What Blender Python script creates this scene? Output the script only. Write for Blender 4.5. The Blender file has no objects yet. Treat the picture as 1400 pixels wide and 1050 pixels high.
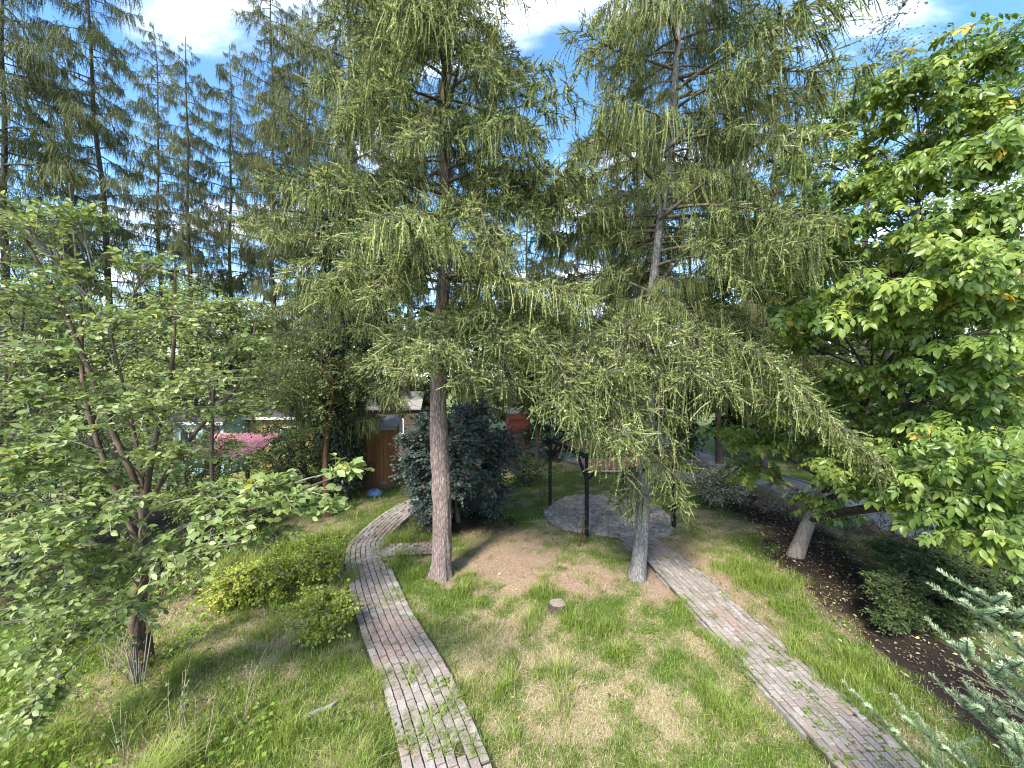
import bpy, math, random
import numpy as np
from mathutils import Matrix, Vector

R = math.radians
rng = np.random.default_rng(7)
random.seed(7)
scene = bpy.context.scene
col = scene.collection

# ------------------------------------------------------------------ camera
CAM_H = 4.0
FPX = 526.0            # focal length in pixels of the 1400 px wide photograph
PITCH = 1.5
cam_d = bpy.data.cameras.new('camera')
cam = bpy.data.objects.new('camera', cam_d)
col.objects.link(cam)
cam.location = (0, 0, CAM_H)
cam.rotation_euler = (R(90 - PITCH), 0, 0)
cam_d.sensor_width = 36
cam_d.lens = 36 * FPX / 1400
cam_d.clip_start = 0.05
cam_d.clip_end = 2000
scene.camera = cam

# ------------------------------------------------------------------ sky, sun, exposure
SUN_EL, SUN_AZ = 46.0, 207.0      # azimuth clockwise from +Y: behind the camera, to its left
world = bpy.data.worlds.new('World')
scene.world = world
world.use_nodes = True
nt = world.node_tree
nt.nodes.clear()
n_out = nt.nodes.new('ShaderNodeOutputWorld')
n_bg = nt.nodes.new('ShaderNodeBackground')
n_sky = nt.nodes.new('ShaderNodeTexSky')
n_sky.sky_type = 'NISHITA'
n_sky.sun_disc = False
n_sky.sun_elevation = R(SUN_EL)
n_sky.sun_rotation = R(SUN_AZ)
n_sky.air_density = 1.0
n_sky.dust_density = 0.4
n_sky.ozone_density = 2.0
n_bg.inputs['Strength'].default_value = 0.15
tc = nt.nodes.new('ShaderNodeTexCoord')
sep = nt.nodes.new('ShaderNodeSeparateXYZ')
nt.links.new(tc.outputs['Generated'], sep.inputs[0])
zmax = nt.nodes.new('ShaderNodeMath'); zmax.operation = 'MAXIMUM'; zmax.inputs[1].default_value = 0.0
zadd = nt.nodes.new('ShaderNodeMath'); zadd.operation = 'ADD'; zadd.inputs[1].default_value = 0.12
nt.links.new(sep.outputs['Z'], zmax.inputs[0]); nt.links.new(zmax.outputs[0], zadd.inputs[0])
dx = nt.nodes.new('ShaderNodeMath'); dx.operation = 'DIVIDE'
dy = nt.nodes.new('ShaderNodeMath'); dy.operation = 'DIVIDE'
nt.links.new(sep.outputs['X'], dx.inputs[0]); nt.links.new(zadd.outputs[0], dx.inputs[1])
nt.links.new(sep.outputs['Y'], dy.inputs[0]); nt.links.new(zadd.outputs[0], dy.inputs[1])
cmb = nt.nodes.new('ShaderNodeCombineXYZ')
nt.links.new(dx.outputs[0], cmb.inputs[0]); nt.links.new(dy.outputs[0], cmb.inputs[1])
mp = nt.nodes.new('ShaderNodeMapping')
mp.inputs['Location'].default_value = (2.1, 0.35, 0.0)
mp.inputs['Rotation'].default_value = (0, 0, R(-28))
mp.inputs['Scale'].default_value = (0.9, 1.7, 1.0)
nt.links.new(cmb.outputs[0], mp.inputs['Vector'])
cn = nt.nodes.new('ShaderNodeTexNoise')
cn.inputs['Scale'].default_value = 1.25
cn.inputs['Detail'].default_value = 8.0
cn.inputs['Roughness'].default_value = 0.55
cn.inputs['Distortion'].default_value = 0.35
nt.links.new(mp.outputs[0], cn.inputs['Vector'])
cr = nt.nodes.new('ShaderNodeMapRange')
cr.interpolation_type = 'SMOOTHSTEP'
cr.inputs['From Min'].default_value = 0.485
cr.inputs['From Max'].default_value = 0.76
nt.links.new(cn.outputs['Fac'], cr.inputs['Value'])
mixc = nt.nodes.new('ShaderNodeMix'); mixc.data_type = 'RGBA'
nt.links.new(cr.outputs['Result'], mixc.inputs['Factor'])
hs = nt.nodes.new('ShaderNodeHueSaturation'); hs.inputs['Saturation'].default_value = 1.2; hs.inputs['Value'].default_value = 0.78
nt.links.new(n_sky.outputs[0], hs.inputs['Color'])
nt.links.new(hs.outputs[0], mixc.inputs['A'])
mixc.inputs['B'].default_value = (6.4, 6.45, 6.5, 1)
nt.links.new(mixc.outputs['Result'], n_bg.inputs['Color'])
nt.links.new(n_bg.outputs[0], n_out.inputs['Surface'])

sun_d = bpy.data.lights.new('sun', 'SUN')
sun_d.energy = 2.35
sun_d.angle = R(10)
sun_d.color = (1.0, 0.955, 0.88)
sun = bpy.data.objects.new('sun', sun_d)
col.objects.link(sun)
sd = Vector((math.sin(R(SUN_AZ)) * math.cos(R(SUN_EL)), math.cos(R(SUN_AZ)) * math.cos(R(SUN_EL)), math.sin(R(SUN_EL))))
sun.rotation_euler = sd.to_track_quat('Z', 'Y').to_euler()
sun.location = sd * 60

scene.view_settings.view_transform = 'Standard'
scene.view_settings.look = 'None'
scene.view_settings.exposure = 2.0
scene.view_settings.gamma = 1.0
scene.view_settings.use_curve_mapping = False
scene.cycles.max_bounces = 8
scene.cycles.use_denoising = True
scene.cycles.filter_width = 1.1
scene.cycles.transparent_max_bounces = 4

# ------------------------------------------------------------------ placing helpers
def P(px, py, Y):
    """point at depth Y that the photograph shows near pixel (px, py)"""
    c, s = math.cos(R(PITCH)), math.sin(R(PITCH))
    u, v = (px - 700) / FPX, (525 - py) / FPX
    d = np.array([u, c + v * s, v * c - s])
    return d * (Y / d[1]) + np.array([0, 0, CAM_H])

def G(px, py, z=0.0):
    c, s = math.cos(R(PITCH)), math.sin(R(PITCH))
    u, v = (px - 700) / FPX, (525 - py) / FPX
    d = np.array([u, c + v * s, v * c - s])
    return d * ((z - CAM_H) / d[2]) + np.array([0, 0, CAM_H])

# ------------------------------------------------------------------ numpy geometry helpers
def nrm(a):
    return a / np.maximum(np.linalg.norm(a, axis=-1, keepdims=True), 1e-9)

def hash3(i, seed):
    i = i.astype(np.int64)
    h = (i[..., 0] * 374761393 + i[..., 1] * 668265263 + i[..., 2] * 2147483647 + seed * 1274126177) & 0xffffffff
    h = ((h ^ (h >> 13)) * 1274126177) & 0xffffffff
    h = h ^ (h >> 16)
    return (h & 0xffff) / 65535.0

def vnoise(p, seed=0):
    p = np.asarray(p, float)
    if p.shape[-1] == 2:
        p = np.concatenate([p, np.zeros(p.shape[:-1] + (1,))], -1)
    i = np.floor(p).astype(np.int64); f = p - i
    f = f * f * (3 - 2 * f)
    r = 0
    for a in (0, 1):
        for b in (0, 1):
            for c in (0, 1):
                w = (f[..., 0] if a else 1 - f[..., 0]) * (f[..., 1] if b else 1 - f[..., 1]) * (f[..., 2] if c else 1 - f[..., 2])
                r = r + w * hash3(i + np.array([a, b, c]), seed)
    return r

def fbm(p, seed=0, o=3):
    p = np.asarray(p, float)
    r, a, t = 0, 1.0, 0
    for k in range(o):
        r = r + a * vnoise(p * 2 ** k, seed + k); t += a; a *= 0.5
    return r / t

class MB:
    def __init__(self):
        self.v = []; self.n = 0; self.f = []
    def add(self, v, f, var=0.5, mat=0):
        v = np.asarray(v, float).reshape(-1, 3); f = np.asarray(f, np.int64)
        if len(f) == 0: return
        var = np.broadcast_to(np.asarray(var, float), (len(f),))
        self.v.append(v); self.f.append((f + self.n, var, mat)); self.n += len(v)
    def mesh(self, name, mats, flat=False):
        m = bpy.data.meshes.new(name)
        if not isinstance(mats, (list, tuple)): mats = [mats]
        for q in mats: m.materials.append(q)
        v = np.concatenate(self.v)
        m.vertices.add(len(v)); m.vertices.foreach_set('co', v.ravel().astype(np.float32))
        loops = np.concatenate([f.ravel() for f, _, _ in self.f]).astype(np.int32)
        tot = np.concatenate([np.full(len(f), f.shape[1]) for f, _, _ in self.f]).astype(np.int32)
        st = np.concatenate([[0], np.cumsum(tot)[:-1]]).astype(np.int32)
        m.loops.add(len(loops)); m.loops.foreach_set('vertex_index', loops)
        m.polygons.add(len(tot)); m.polygons.foreach_set('loop_start', st)
        m.polygons.foreach_set('material_index', np.concatenate([np.full(len(f), k) for f, _, k in self.f]).astype(np.int32))
        at = m.attributes.new('var', 'FLOAT', 'FACE')
        at.data.foreach_set('value', np.concatenate([x for _, x, _ in self.f]).astype(np.float32))
        m.update(calc_edges=True)
        m.validate()
        if flat: m.shade_flat()
        return m
    def obj(self, name, mats, parent=None, flat=False, loc=None):
        return link(name, self.mesh(name, mats, flat), parent, loc)

def link(name, data, parent=None, loc=None):
    o = bpy.data.objects.new(name, data)
    col.objects.link(o)
    if parent is not None: o.parent = parent
    if loc is not None: o.location = loc
    return o

def tag(o, label, cat, group=None, kind=None):
    o['label'] = label
    o['category'] = cat
    if group: o['group'] = group
    if kind: o['kind'] = kind
    return o

def thing(name, label, cat, loc=(0, 0, 0), rz=0.0, group=None):
    o = bpy.data.objects.new(name, None)
    o.empty_display_size = 0.2
    col.objects.link(o)
    o.location = loc; o.rotation_euler = (0, 0, rz)
    return tag(o, label, cat, group)

def struct(o):
    o['kind'] = 'structure'
    return o

def tubes(paths, radii, sides=4, cap=True):
    """paths M x N x 3, radii M x N -> verts, quads"""
    paths = np.asarray(paths, float); radii = np.asarray(radii, float)
    M, N = paths.shape[:2]
    t = np.empty_like(paths)
    t[:, 1:-1] = paths[:, 2:] - paths[:, :-2]; t[:, 0] = paths[:, 1] - paths[:, 0]; t[:, -1] = paths[:, -1] - paths[:, -2]
    t = nrm(t)
    ax = nrm(paths[:, -1] - paths[:, 0])
    ref = np.where(np.abs(ax[:, 2:3]) > 0.8, np.array([[1.0, 0, 0]]), np.array([[0, 0, 1.0]]))[:, None, :]
    a = nrm(np.cross(t, np.broadcast_to(ref, t.shape))); b = np.cross(t, a)
    th = np.linspace(0, 2 * math.pi, sides, endpoint=False)
    v = paths[:, :, None] + radii[:, :, None, None] * (np.cos(th)[None, None, :, None] * a[:, :, None] + np.sin(th)[None, None, :, None] * b[:, :, None])
    idx = np.arange(M * N * sides).reshape(M, N, sides)
    q = np.stack([idx[:, :-1], np.roll(idx[:, :-1], -1, 2), np.roll(idx[:, 1:], -1, 2), idx[:, 1:]], -1).reshape(-1, 4)
    return v.reshape(-1, 3), q

def samp(paths, t):
    """sample M x N x 3 polylines at t (M x K) -> points, tangents M x K x 3"""
    M, N = paths.shape[:2]
    x = np.clip(t, 0, 0.9999) * (N - 1)
    i = np.floor(x).astype(int); f = (x - i)[..., None]
    m = np.arange(M)[:, None]
    p0, p1 = paths[m, i], paths[m, i + 1]
    return p0 * (1 - f) + p1 * f, nrm(p1 - p0)

def bez(p0, p1, p2, n):
    t = np.linspace(0, 1, n)[:, None]
    return (1 - t) ** 2 * p0 + 2 * t * (1 - t) * p1 + t * t * p2

def smooth_path(pts, n):
    """Catmull-Rom through pts"""
    pts = np.asarray(pts, float)
    p = np.vstack([2 * pts[0] - pts[1], pts, 2 * pts[-1] - pts[-2]])
    k = len(pts) - 1
    out = []
    for x in np.linspace(0, k - 1e-6, n):
        i = int(x); f = x - i
        a, b, c, d = p[i], p[i + 1], p[i + 2], p[i + 3]
        out.append(0.5 * ((2 * b) + (c - a) * f + (2 * a - 5 * b + 4 * c - d) * f * f + (3 * b - a - 3 * c + d) * f ** 3))
    return np.array(out)

def box_geo(x0, x1, y0, y1, z0, z1, bev=0.0):
    v = np.array([[x, y, z] for x in (x0, x1) for y in (y0, y1) for z in (z0, z1)], float)
    f = np.array([[0, 1, 3, 2], [4, 6, 7, 5], [0, 4, 5, 1], [2, 3, 7, 6], [0, 2, 6, 4], [1, 5, 7, 3]])
    return v, f

def bar_geo(a, b, w, h, up=(0, 0, 1)):
    a = np.asarray(a, float); b = np.asarray(b, float)
    t = nrm(b - a); s = nrm(np.cross(t, np.asarray(up, float))); u = np.cross(s, t)
    v = np.array([p + sx * s * w / 2 + sz * u * h / 2 for p in (a, b) for sx in (-1, 1) for sz in (-1, 1)])
    f = np.array([[0, 1, 3, 2], [4, 6, 7, 5], [0, 4, 5, 1], [2, 3, 7, 6], [0, 2, 6, 4], [1, 5, 7, 3]])
    return v, f

def part_box(name, mat, parent, *dims):
    m = MB(); m.add(*box_geo(*dims), var=rng.random())
    return m.obj(name, mat, parent, flat=True)

def part_bar(name, mat, parent, a, b, w, h, up=(0, 0, 1)):
    m = MB(); m.add(*bar_geo(a, b, w, h, up), var=rng.random())
    return m.obj(name, mat, parent, flat=True)

# ------------------------------------------------------------------ materials
def new_mat(name):
    m = bpy.data.materials.new(name); m.use_nodes = True
    t = m.node_tree; t.nodes.clear()
    o = t.nodes.new('ShaderNodeOutputMaterial')
    return m, t, o

def ramp(t, fac, stops):
    r = t.nodes.new('ShaderNodeValToRGB')
    e = r.color_ramp.elements
    while len(e) < len(stops): e.new(0.5)
    for k, (p, c) in enumerate(stops):
        e[k].position = p; e[k].color = (*c, 1)
    t.links.new(fac, r.inputs['Fac'])
    return r.outputs['Color']

def foliage(name, stops, transl=0.3, rough=0.55, spec=0.25, tcol=None, objrand=0.0):
    m, t, o = new_mat(name)
    a = t.nodes.new('ShaderNodeAttribute'); a.attribute_name = 'var'
    fac = a.outputs['Fac']
    if objrand:
        oi = t.nodes.new('ShaderNodeObjectInfo')
        mu = t.nodes.new('ShaderNodeMath'); mu.operation = 'MULTIPLY_ADD'; mu.inputs[1].default_value = objrand; 
        t.links.new(oi.outputs['Random'], mu.inputs[0])
        sub = t.nodes.new('ShaderNodeMath'); sub.operation = 'SUBTRACT'; sub.inputs[1].default_value = objrand / 2
        t.links.new(a.outputs['Fac'], sub.inputs[0]); t.links.new(sub.outputs[0], mu.inputs[2])
        fac = mu.outputs[0]
    c = ramp(t, fac, stops)
    p = t.nodes.new('ShaderNodeBsdfPrincipled')
    p.inputs['Roughness'].default_value = rough
    p.inputs['Specular IOR Level'].default_value = spec
    t.links.new(c, p.inputs['Base Color'])
    tr = t.nodes.new('ShaderNodeBsdfTranslucent')
    hs = t.nodes.new('ShaderNodeHueSaturation'); hs.inputs['Saturation'].default_value = 1.15; hs.inputs['Value'].default_value = 1.3
    hs.inputs['Hue'].default_value = 0.485
    t.links.new(c, hs.inputs['Color']); t.links.new(hs.outputs[0], tr.inputs['Color'])
    mx = t.nodes.new('ShaderNodeMixShader'); mx.inputs[0].default_value = transl
    t.links.new(p.outputs[0], mx.inputs[1]); t.links.new(tr.outputs[0], mx.inputs[2])
    t.links.new(mx.outputs[0], o.inputs['Surface'])
    return m

def noisy(name, stops, scale=(8, 8, 8), rough=0.85, bump=0.3, detail=6, spec=0.2, bdist=0.01, use_var=0.0, coords='Object', nrough=0.6):
    m, t, o = new_mat(name)
    tcn = t.nodes.new('ShaderNodeTexCoord')
    mpn = t.nodes.new('ShaderNodeMapping'); mpn.inputs['Scale'].default_value = scale
    t.links.new(tcn.outputs[coords], mpn.inputs['Vector'])
    n = t.nodes.new('ShaderNodeTexNoise'); n.inputs['Scale'].default_value = 1.0; n.inputs['Detail'].default_value = detail
    n.inputs['Roughness'].default_value = nrough
    t.links.new(mpn.outputs[0], n.inputs['Vector'])
    fac = n.outputs['Fac']
    if use_var:
        a = t.nodes.new('ShaderNodeAttribute'); a.attribute_name = 'var'
        mu = t.nodes.new('ShaderNodeMath'); mu.operation = 'MULTIPLY_ADD'; mu.inputs[1].default_value = use_var
        sb = t.nodes.new('ShaderNodeMath'); sb.operation = 'SUBTRACT'; sb.inputs[1].default_value = use_var / 2
        t.links.new(fac, sb.inputs[0]); t.links.new(a.outputs['Fac'], mu.inputs[0]); t.links.new(sb.outputs[0], mu.inputs[2])
        fac = mu.outputs[0]
    c = ramp(t, fac, stops)
    p = t.nodes.new('ShaderNodeBsdfPrincipled'); p.inputs['Roughness'].default_value = rough
    p.inputs['Specular IOR Level'].default_value = spec
    t.links.new(c, p.inputs['Base Color'])
    if bump:
        b = t.nodes.new('ShaderNodeBump'); b.inputs['Strength'].default_value = bump; b.inputs['Distance'].default_value = bdist
        t.links.new(n.outputs['Fac'], b.inputs['Height']); t.links.new(b.outputs[0], p.inputs['Normal'])
    t.links.new(p.outputs[0], o.inputs['Surface'])
    return m

M = {}
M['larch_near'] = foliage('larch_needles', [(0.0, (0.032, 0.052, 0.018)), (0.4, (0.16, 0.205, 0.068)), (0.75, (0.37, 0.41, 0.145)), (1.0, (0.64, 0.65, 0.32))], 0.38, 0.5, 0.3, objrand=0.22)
M['larch_far'] = foliage('larch_needles_distant', [(0.0, (0.07, 0.088, 0.04)), (0.5, (0.18, 0.21, 0.085)), (1.0, (0.35, 0.355, 0.16))], 0.45, 0.6, 0.2, objrand=0.35)
M['walnut'] = foliage('walnut_leaf', [(0.0, (0.05, 0.10, 0.018)), (0.5, (0.15, 0.225, 0.045)), (0.84, (0.28, 0.35, 0.07)), (0.97, (0.42, 0.45, 0.10)), (1.0, (0.5, 0.36, 0.05))], 0.33, 0.36, 0.45)
M['apple'] = foliage('apple_leaf', [(0.0, (0.085, 0.125, 0.032)), (0.5, (0.21, 0.275, 0.082)), (0.92, (0.39, 0.45, 0.17)), (1.0, (0.48, 0.44, 0.08))], 0.38, 0.45, 0.4)
M['smoke'] = foliage('smoke_bush_leaf', [(0.0, (0.03, 0.047, 0.038)), (0.7, (0.078, 0.105, 0.088)), (0.93, (0.12, 0.145, 0.12)), (1.0, (0.20, 0.15, 0.11))], 0.15, 0.5, 0.35)
M['plume'] = foliage('smoke_plume', [(0.0, (0.20, 0.14, 0.12)), (1.0, (0.34, 0.25, 0.22))], 0.4, 0.8, 0.1)
M['lime'] = foliage('lime_leaf', [(0.0, (0.12, 0.16, 0.025)), (0.5, (0.31, 0.36, 0.055)), (1.0, (0.56, 0.54, 0.11))], 0.35, 0.5, 0.3)
M['midgreen'] = foliage('mid_green_leaf', [(0.0, (0.045, 0.075, 0.026)), (0.6, (0.115, 0.16, 0.055)), (1.0, (0.20, 0.245, 0.08))], 0.3, 0.5, 0.3, objrand=0.2)
M['dark'] = foliage('dark_green_leaf', [(0.0, (0.02, 0.04, 0.016)), (0.6, (0.055, 0.09, 0.033)), (1.0, (0.11, 0.15, 0.055))], 0.2, 0.45, 0.35, objrand=0.2)
M['birch'] = foliage('birch_leaf', [(0.0, (0.09, 0.11, 0.035)), (0.6, (0.19, 0.21, 0.075)), (1.0, (0.30, 0.30, 0.12))], 0.35, 0.5, 0.3)
M['robinia'] = foliage('robinia_leaf', [(0.0, (0.10, 0.12, 0.075)), (1.0, (0.23, 0.25, 0.16))], 0.4, 0.5, 0.3)
M['yew'] = foliage('yew_needles', [(0.0, (0.018, 0.034, 0.012)), (0.6, (0.062, 0.092, 0.026)), (1.0, (0.13, 0.165, 0.045))], 0.15, 0.5, 0.3)
M['varieg'] = foliage('variegated_leaf', [(0.0, (0.07, 0.10, 0.045)), (0.5, (0.17, 0.21, 0.10)), (0.55, (0.44, 0.44, 0.30)), (1.0, (0.62, 0.60, 0.46))], 0.25, 0.5, 0.3)
M['ivy'] = foliage('ivy_leaf', [(0.0, (0.010, 0.020, 0.010)), (1.0, (0.045, 0.07, 0.03))], 0.12, 0.35, 0.5)
M['fir'] = foliage('fir_needles', [(0.0, (0.06, 0.12, 0.05)), (0.5, (0.17, 0.27, 0.12)), (1.0, (0.66, 0.70, 0.44))], 0.12, 0.4, 0.5)
M['weed'] = foliage('weed_leaf', [(0.0, (0.08, 0.15, 0.02)), (1.0, (0.26, 0.38, 0.05))], 0.35, 0.5, 0.3)
M['grass'] = foliage('grass_blades', [(0.0, (0.075, 0.13, 0.022)), (0.30, (0.18, 0.26, 0.042)), (0.55, (0.33, 0.38, 0.085)), (0.62, (0.38, 0.34, 0.17)), (1.0, (0.64, 0.55, 0.36))], 0.35, 0.55, 0.25)
M['fallen'] = foliage('fallen_leaf', [(0.0, (0.10, 0.06, 0.03)), (0.4, (0.30, 0.22, 0.14)), (0.7, (0.55, 0.46, 0.27)), (1.0, (0.65, 0.46, 0.06))], 0.15, 0.7, 0.15)
M['hedge_twig'] = foliage('dry_hedge_leaf', [(0.0, (0.15, 0.10, 0.075)), (0.6, (0.34, 0.25, 0.20)), (1.0, (0.48, 0.38, 0.31))], 0.15, 0.8, 0.1)
def bark_mat(name, stops, sx, sz, bump=0.9, bd=0.02):
    m, t, o = new_mat(name)
    tcn = t.nodes.new('ShaderNodeTexCoord')
    mpn = t.nodes.new('ShaderNodeMapping'); mpn.inputs['Scale'].default_value = (sx, sx, sz)
    t.links.new(tcn.outputs['Object'], mpn.inputs['Vector'])
    n = t.nodes.new('ShaderNodeTexNoise'); n.inputs['Scale'].default_value = 1.0; n.inputs['Detail'].default_value = 9; n.inputs['Roughness'].default_value = 0.7
    n.inputs['Distortion'].default_value = 1.2
    t.links.new(mpn.outputs[0], n.inputs['Vector'])
    vo = t.nodes.new('ShaderNodeTexVoronoi'); vo.feature = 'DISTANCE_TO_EDGE'; vo.inputs['Scale'].default_value = 1.0
    t.links.new(mpn.outputs[0], vo.inputs['Vector'])
    mr = t.nodes.new('ShaderNodeMapRange'); mr.inputs['From Max'].default_value = 0.25; mr.inputs['To Min'].default_value = 0.22
    t.links.new(vo.outputs['Distance'], mr.inputs['Value'])
    mu = t.nodes.new('ShaderNodeMath'); mu.operation = 'MULTIPLY'
    t.links.new(mr.outputs[0], mu.inputs[0]); t.links.new(n.outputs['Fac'], mu.inputs[1])
    ad = t.nodes.new('ShaderNodeMath'); ad.operation = 'MULTIPLY_ADD'; ad.inputs[1].default_value = 0.6
    t.links.new(mu.outputs[0], ad.inputs[0]); 
    n2 = t.nodes.new('ShaderNodeMath'); n2.operation = 'MULTIPLY'; n2.inputs[1].default_value = 0.5
    t.links.new(n.outputs['Fac'], n2.inputs[0]); t.links.new(n2.outputs[0], ad.inputs[2])
    c = ramp(t, ad.outputs[0], stops)
    p = t.nodes.new('ShaderNodeBsdfPrincipled'); p.inputs['Roughness'].default_value = 0.9; p.inputs['Specular IOR Level'].default_value = 0.15
    t.links.new(c, p.inputs['Base Color'])
    b = t.nodes.new('ShaderNodeBump'); b.inputs['Strength'].default_value = bump; b.inputs['Distance'].default_value = bd
    t.links.new(ad.outputs[0], b.inputs['Height']); t.links.new(b.outputs[0], p.inputs['Normal'])
    t.links.new(p.outputs[0], o.inputs['Surface'])
    return m
M['bark_warm'] = bark_mat('larch_bark_warm', [(0.20, (0.045, 0.032, 0.027)), (0.33, (0.15, 0.108, 0.093)), (0.47, (0.24, 0.182, 0.162)), (0.68, (0.34, 0.275, 0.255))], 26, 6)
M['bark_grey'] = bark_mat('larch_bark_grey', [(0.20, (0.045, 0.040, 0.038)), (0.33, (0.14, 0.128, 0.12)), (0.47, (0.225, 0.21, 0.20)), (0.68, (0.32, 0.30, 0.29))], 32, 7)
M['bark_dark'] = noisy('dark_bark', [(0.3, (0.025, 0.020, 0.016)), (0.7, (0.12, 0.095, 0.075))], (20, 20, 5), 0.9, 0.6)
M['bark_walnut'] = noisy('walnut_bark', [(0.28, (0.10, 0.08, 0.06)), (0.45, (0.27, 0.22, 0.17)), (0.6, (0.36, 0.31, 0.25)), (0.75, (0.46, 0.41, 0.34))], (22, 22, 5), 0.85, 0.9, bdist=0.03, nrough=0.75)
M['bark_apple'] = noisy('apple_bark', [(0.3, (0.035, 0.024, 0.017)), (0.7, (0.16, 0.115, 0.08))], (14, 14, 6), 0.85, 0.5)
M['bark_red'] = noisy('red_brown_bark', [(0.3, (0.05, 0.022, 0.013)), (0.7, (0.20, 0.09, 0.05))], (14, 14, 4), 0.85, 0.6)
M['twig'] = noisy('larch_twig', [(0.3, (0.06, 0.045, 0.035)), (0.7, (0.19, 0.155, 0.12))], (10, 10, 10), 0.9, 0.0)
M['twig_grey'] = noisy('grey_twig', [(0.3, (0.13, 0.115, 0.09)), (0.7, (0.30, 0.27, 0.22))], (10, 10, 10), 0.9, 0.0)
M['black_paint'] = noisy('black_painted_wood', [(0.3, (0.008, 0.008, 0.010)), (0.7, (0.022, 0.022, 0.027))], (15, 15, 4), 0.6, 0.2)
M['red_wood'] = noisy('pinkish_brown_boards', [(0.3, (0.20, 0.11, 0.085)), (0.7, (0.36, 0.22, 0.17))], (10, 10, 40), 0.8, 0.3, use_var=0.3)
M['shed_wood'] = noisy('orange_brown_boards', [(0.25, (0.12, 0.05, 0.02)), (0.75, (0.30, 0.135, 0.055))], (25, 25, 3), 0.7, 0.3, use_var=0.5)
M['dark_wood'] = noisy('dark_stained_wood', [(0.3, (0.05, 0.035, 0.022)), (0.7, (0.13, 0.095, 0.06))], (20, 20, 6), 0.8, 0.3)
M['grey_felt'] = noisy('grey_roof_felt', [(0.3, (0.18, 0.175, 0.165)), (0.7, (0.34, 0.33, 0.31))], (6, 6, 6), 0.9, 0.2)
M['dark_felt'] = noisy('dark_roof_felt', [(0.3, (0.035, 0.033, 0.035)), (0.7, (0.10, 0.095, 0.10))], (5, 5, 5), 0.9, 0.2)
M['white_paint'] = noisy('white_paint', [(0.3, (0.62, 0.62, 0.60)), (0.7, (0.78, 0.78, 0.77))], (4, 4, 4), 0.6, 0.0)
M['teal_paint'] = noisy('pale_teal_boards', [(0.3, (0.22, 0.36, 0.37)), (0.7, (0.38, 0.52, 0.52))], (4, 4, 18), 0.7, 0.2, use_var=0.3)
M['ochre_paint'] = noisy('ochre_boards', [(0.3, (0.22, 0.15, 0.06)), (0.7, (0.36, 0.26, 0.11))], (4, 4, 18), 0.7, 0.2, use_var=0.3)
M['maroon_wood'] = noisy('maroon_gable_boards', [(0.3, (0.09, 0.03, 0.025)), (0.7, (0.18, 0.07, 0.055))], (4, 4, 18), 0.7, 0.2)
M['pink_sheet'] = noisy('pink_roof_sheet', [(0.3, (0.60, 0.22, 0.27)), (0.7, (0.74, 0.33, 0.38))], (3, 3, 3), 0.6, 0.1)
M['red_paint'] = noisy('red_painted_boards', [(0.3, (0.30, 0.07, 0.05)), (0.7, (0.50, 0.15, 0.11))], (6, 6, 22), 0.7, 0.3, use_var=0.3)
M['blue_sheet'] = noisy('blue_plastic', [(0.3, (0.05, 0.10, 0.24)), (0.7, (0.16, 0.26, 0.45))], (6, 6, 6), 0.4, 0.4, bdist=0.04)
M['glass_dark'] = noisy('dark_window_glass', [(0.3, (0.03, 0.035, 0.04)), (0.7, (0.06, 0.065, 0.07))], (2, 2, 2), 0.1, 0.0, spec=0.6)
M['lattice_pale'] = noisy('weathered_pale_lattice', [(0.3, (0.30, 0.27, 0.22)), (0.7, (0.48, 0.44, 0.37))], (10, 10, 10), 0.8, 0.2)
def brick_mat(name, stops):
    m, t, o = new_mat(name)
    a = t.nodes.new('ShaderNodeAttribute'); a.attribute_name = 'var'
    c = ramp(t, a.outputs['Fac'], stops)
    ge = t.nodes.new('ShaderNodeNewGeometry')
    def nz(sc, det=5, ro=0.65):
        n = t.nodes.new('ShaderNodeTexNoise'); n.inputs['Scale'].default_value = sc; n.inputs['Detail'].default_value = det; n.inputs['Roughness'].default_value = ro
        t.links.new(ge.outputs['Position'], n.inputs['Vector']); return n.outputs['Fac']
    fine, mid, big = nz(70), nz(11, 6, 0.75), nz(1.7, 5, 0.7)
    def mix(a_, b_, f, lo, hi, blend='MIX', amt=1.0):
        mr = t.nodes.new('ShaderNodeMapRange'); mr.inputs['From Min'].default_value = lo; mr.inputs['From Max'].default_value = hi; mr.inputs['To Max'].default_value = amt
        t.links.new(f, mr.inputs['Value'])
        mx = t.nodes.new('ShaderNodeMix'); mx.data_type = 'RGBA'; mx.blend_type = blend
        t.links.new(mr.outputs[0], mx.inputs['Factor']); t.links.new(a_, mx.inputs['A']); mx.inputs['B'].default_value = (*b_, 1)
        return mx.outputs['Result']
    c = mix(c, (0.42, 0.40, 0.38), fine, 0.35, 0.75, 'MULTIPLY')
    c = mix(c, (0.20, 0.17, 0.14), mid, 0.48, 0.68, amt=0.75)
    c = mix(c, (0.24, 0.21, 0.165), big, 0.46, 0.68, amt=0.75)
    c = mix(c, (0.10, 0.115, 0.04), nz(3.1, 7, 0.8), 0.51, 0.64, amt=0.8)
    p = t.nodes.new('ShaderNodeBsdfPrincipled'); p.inputs['Roughness'].default_value = 0.92; p.inputs['Specular IOR Level'].default_value = 0.15
    t.links.new(c, p.inputs['Base Color'])
    b = t.nodes.new('ShaderNodeBump'); b.inputs['Strength'].default_value = 0.6; b.inputs['Distance'].default_value = 0.006
    t.links.new(mid, b.inputs['Height']); t.links.new(b.outputs[0], p.inputs['Normal'])
    t.links.new(p.outputs[0], o.inputs['Surface'])
    return m
M['brick'] = brick_mat('paving_brick', [(0.0, (0.32, 0.27, 0.24)), (0.35, (0.40, 0.345, 0.31)), (0.64, (0.50, 0.44, 0.40)), (0.72, (0.42, 0.32, 0.28)), (1.0, (0.43, 0.295, 0.255))])
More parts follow.
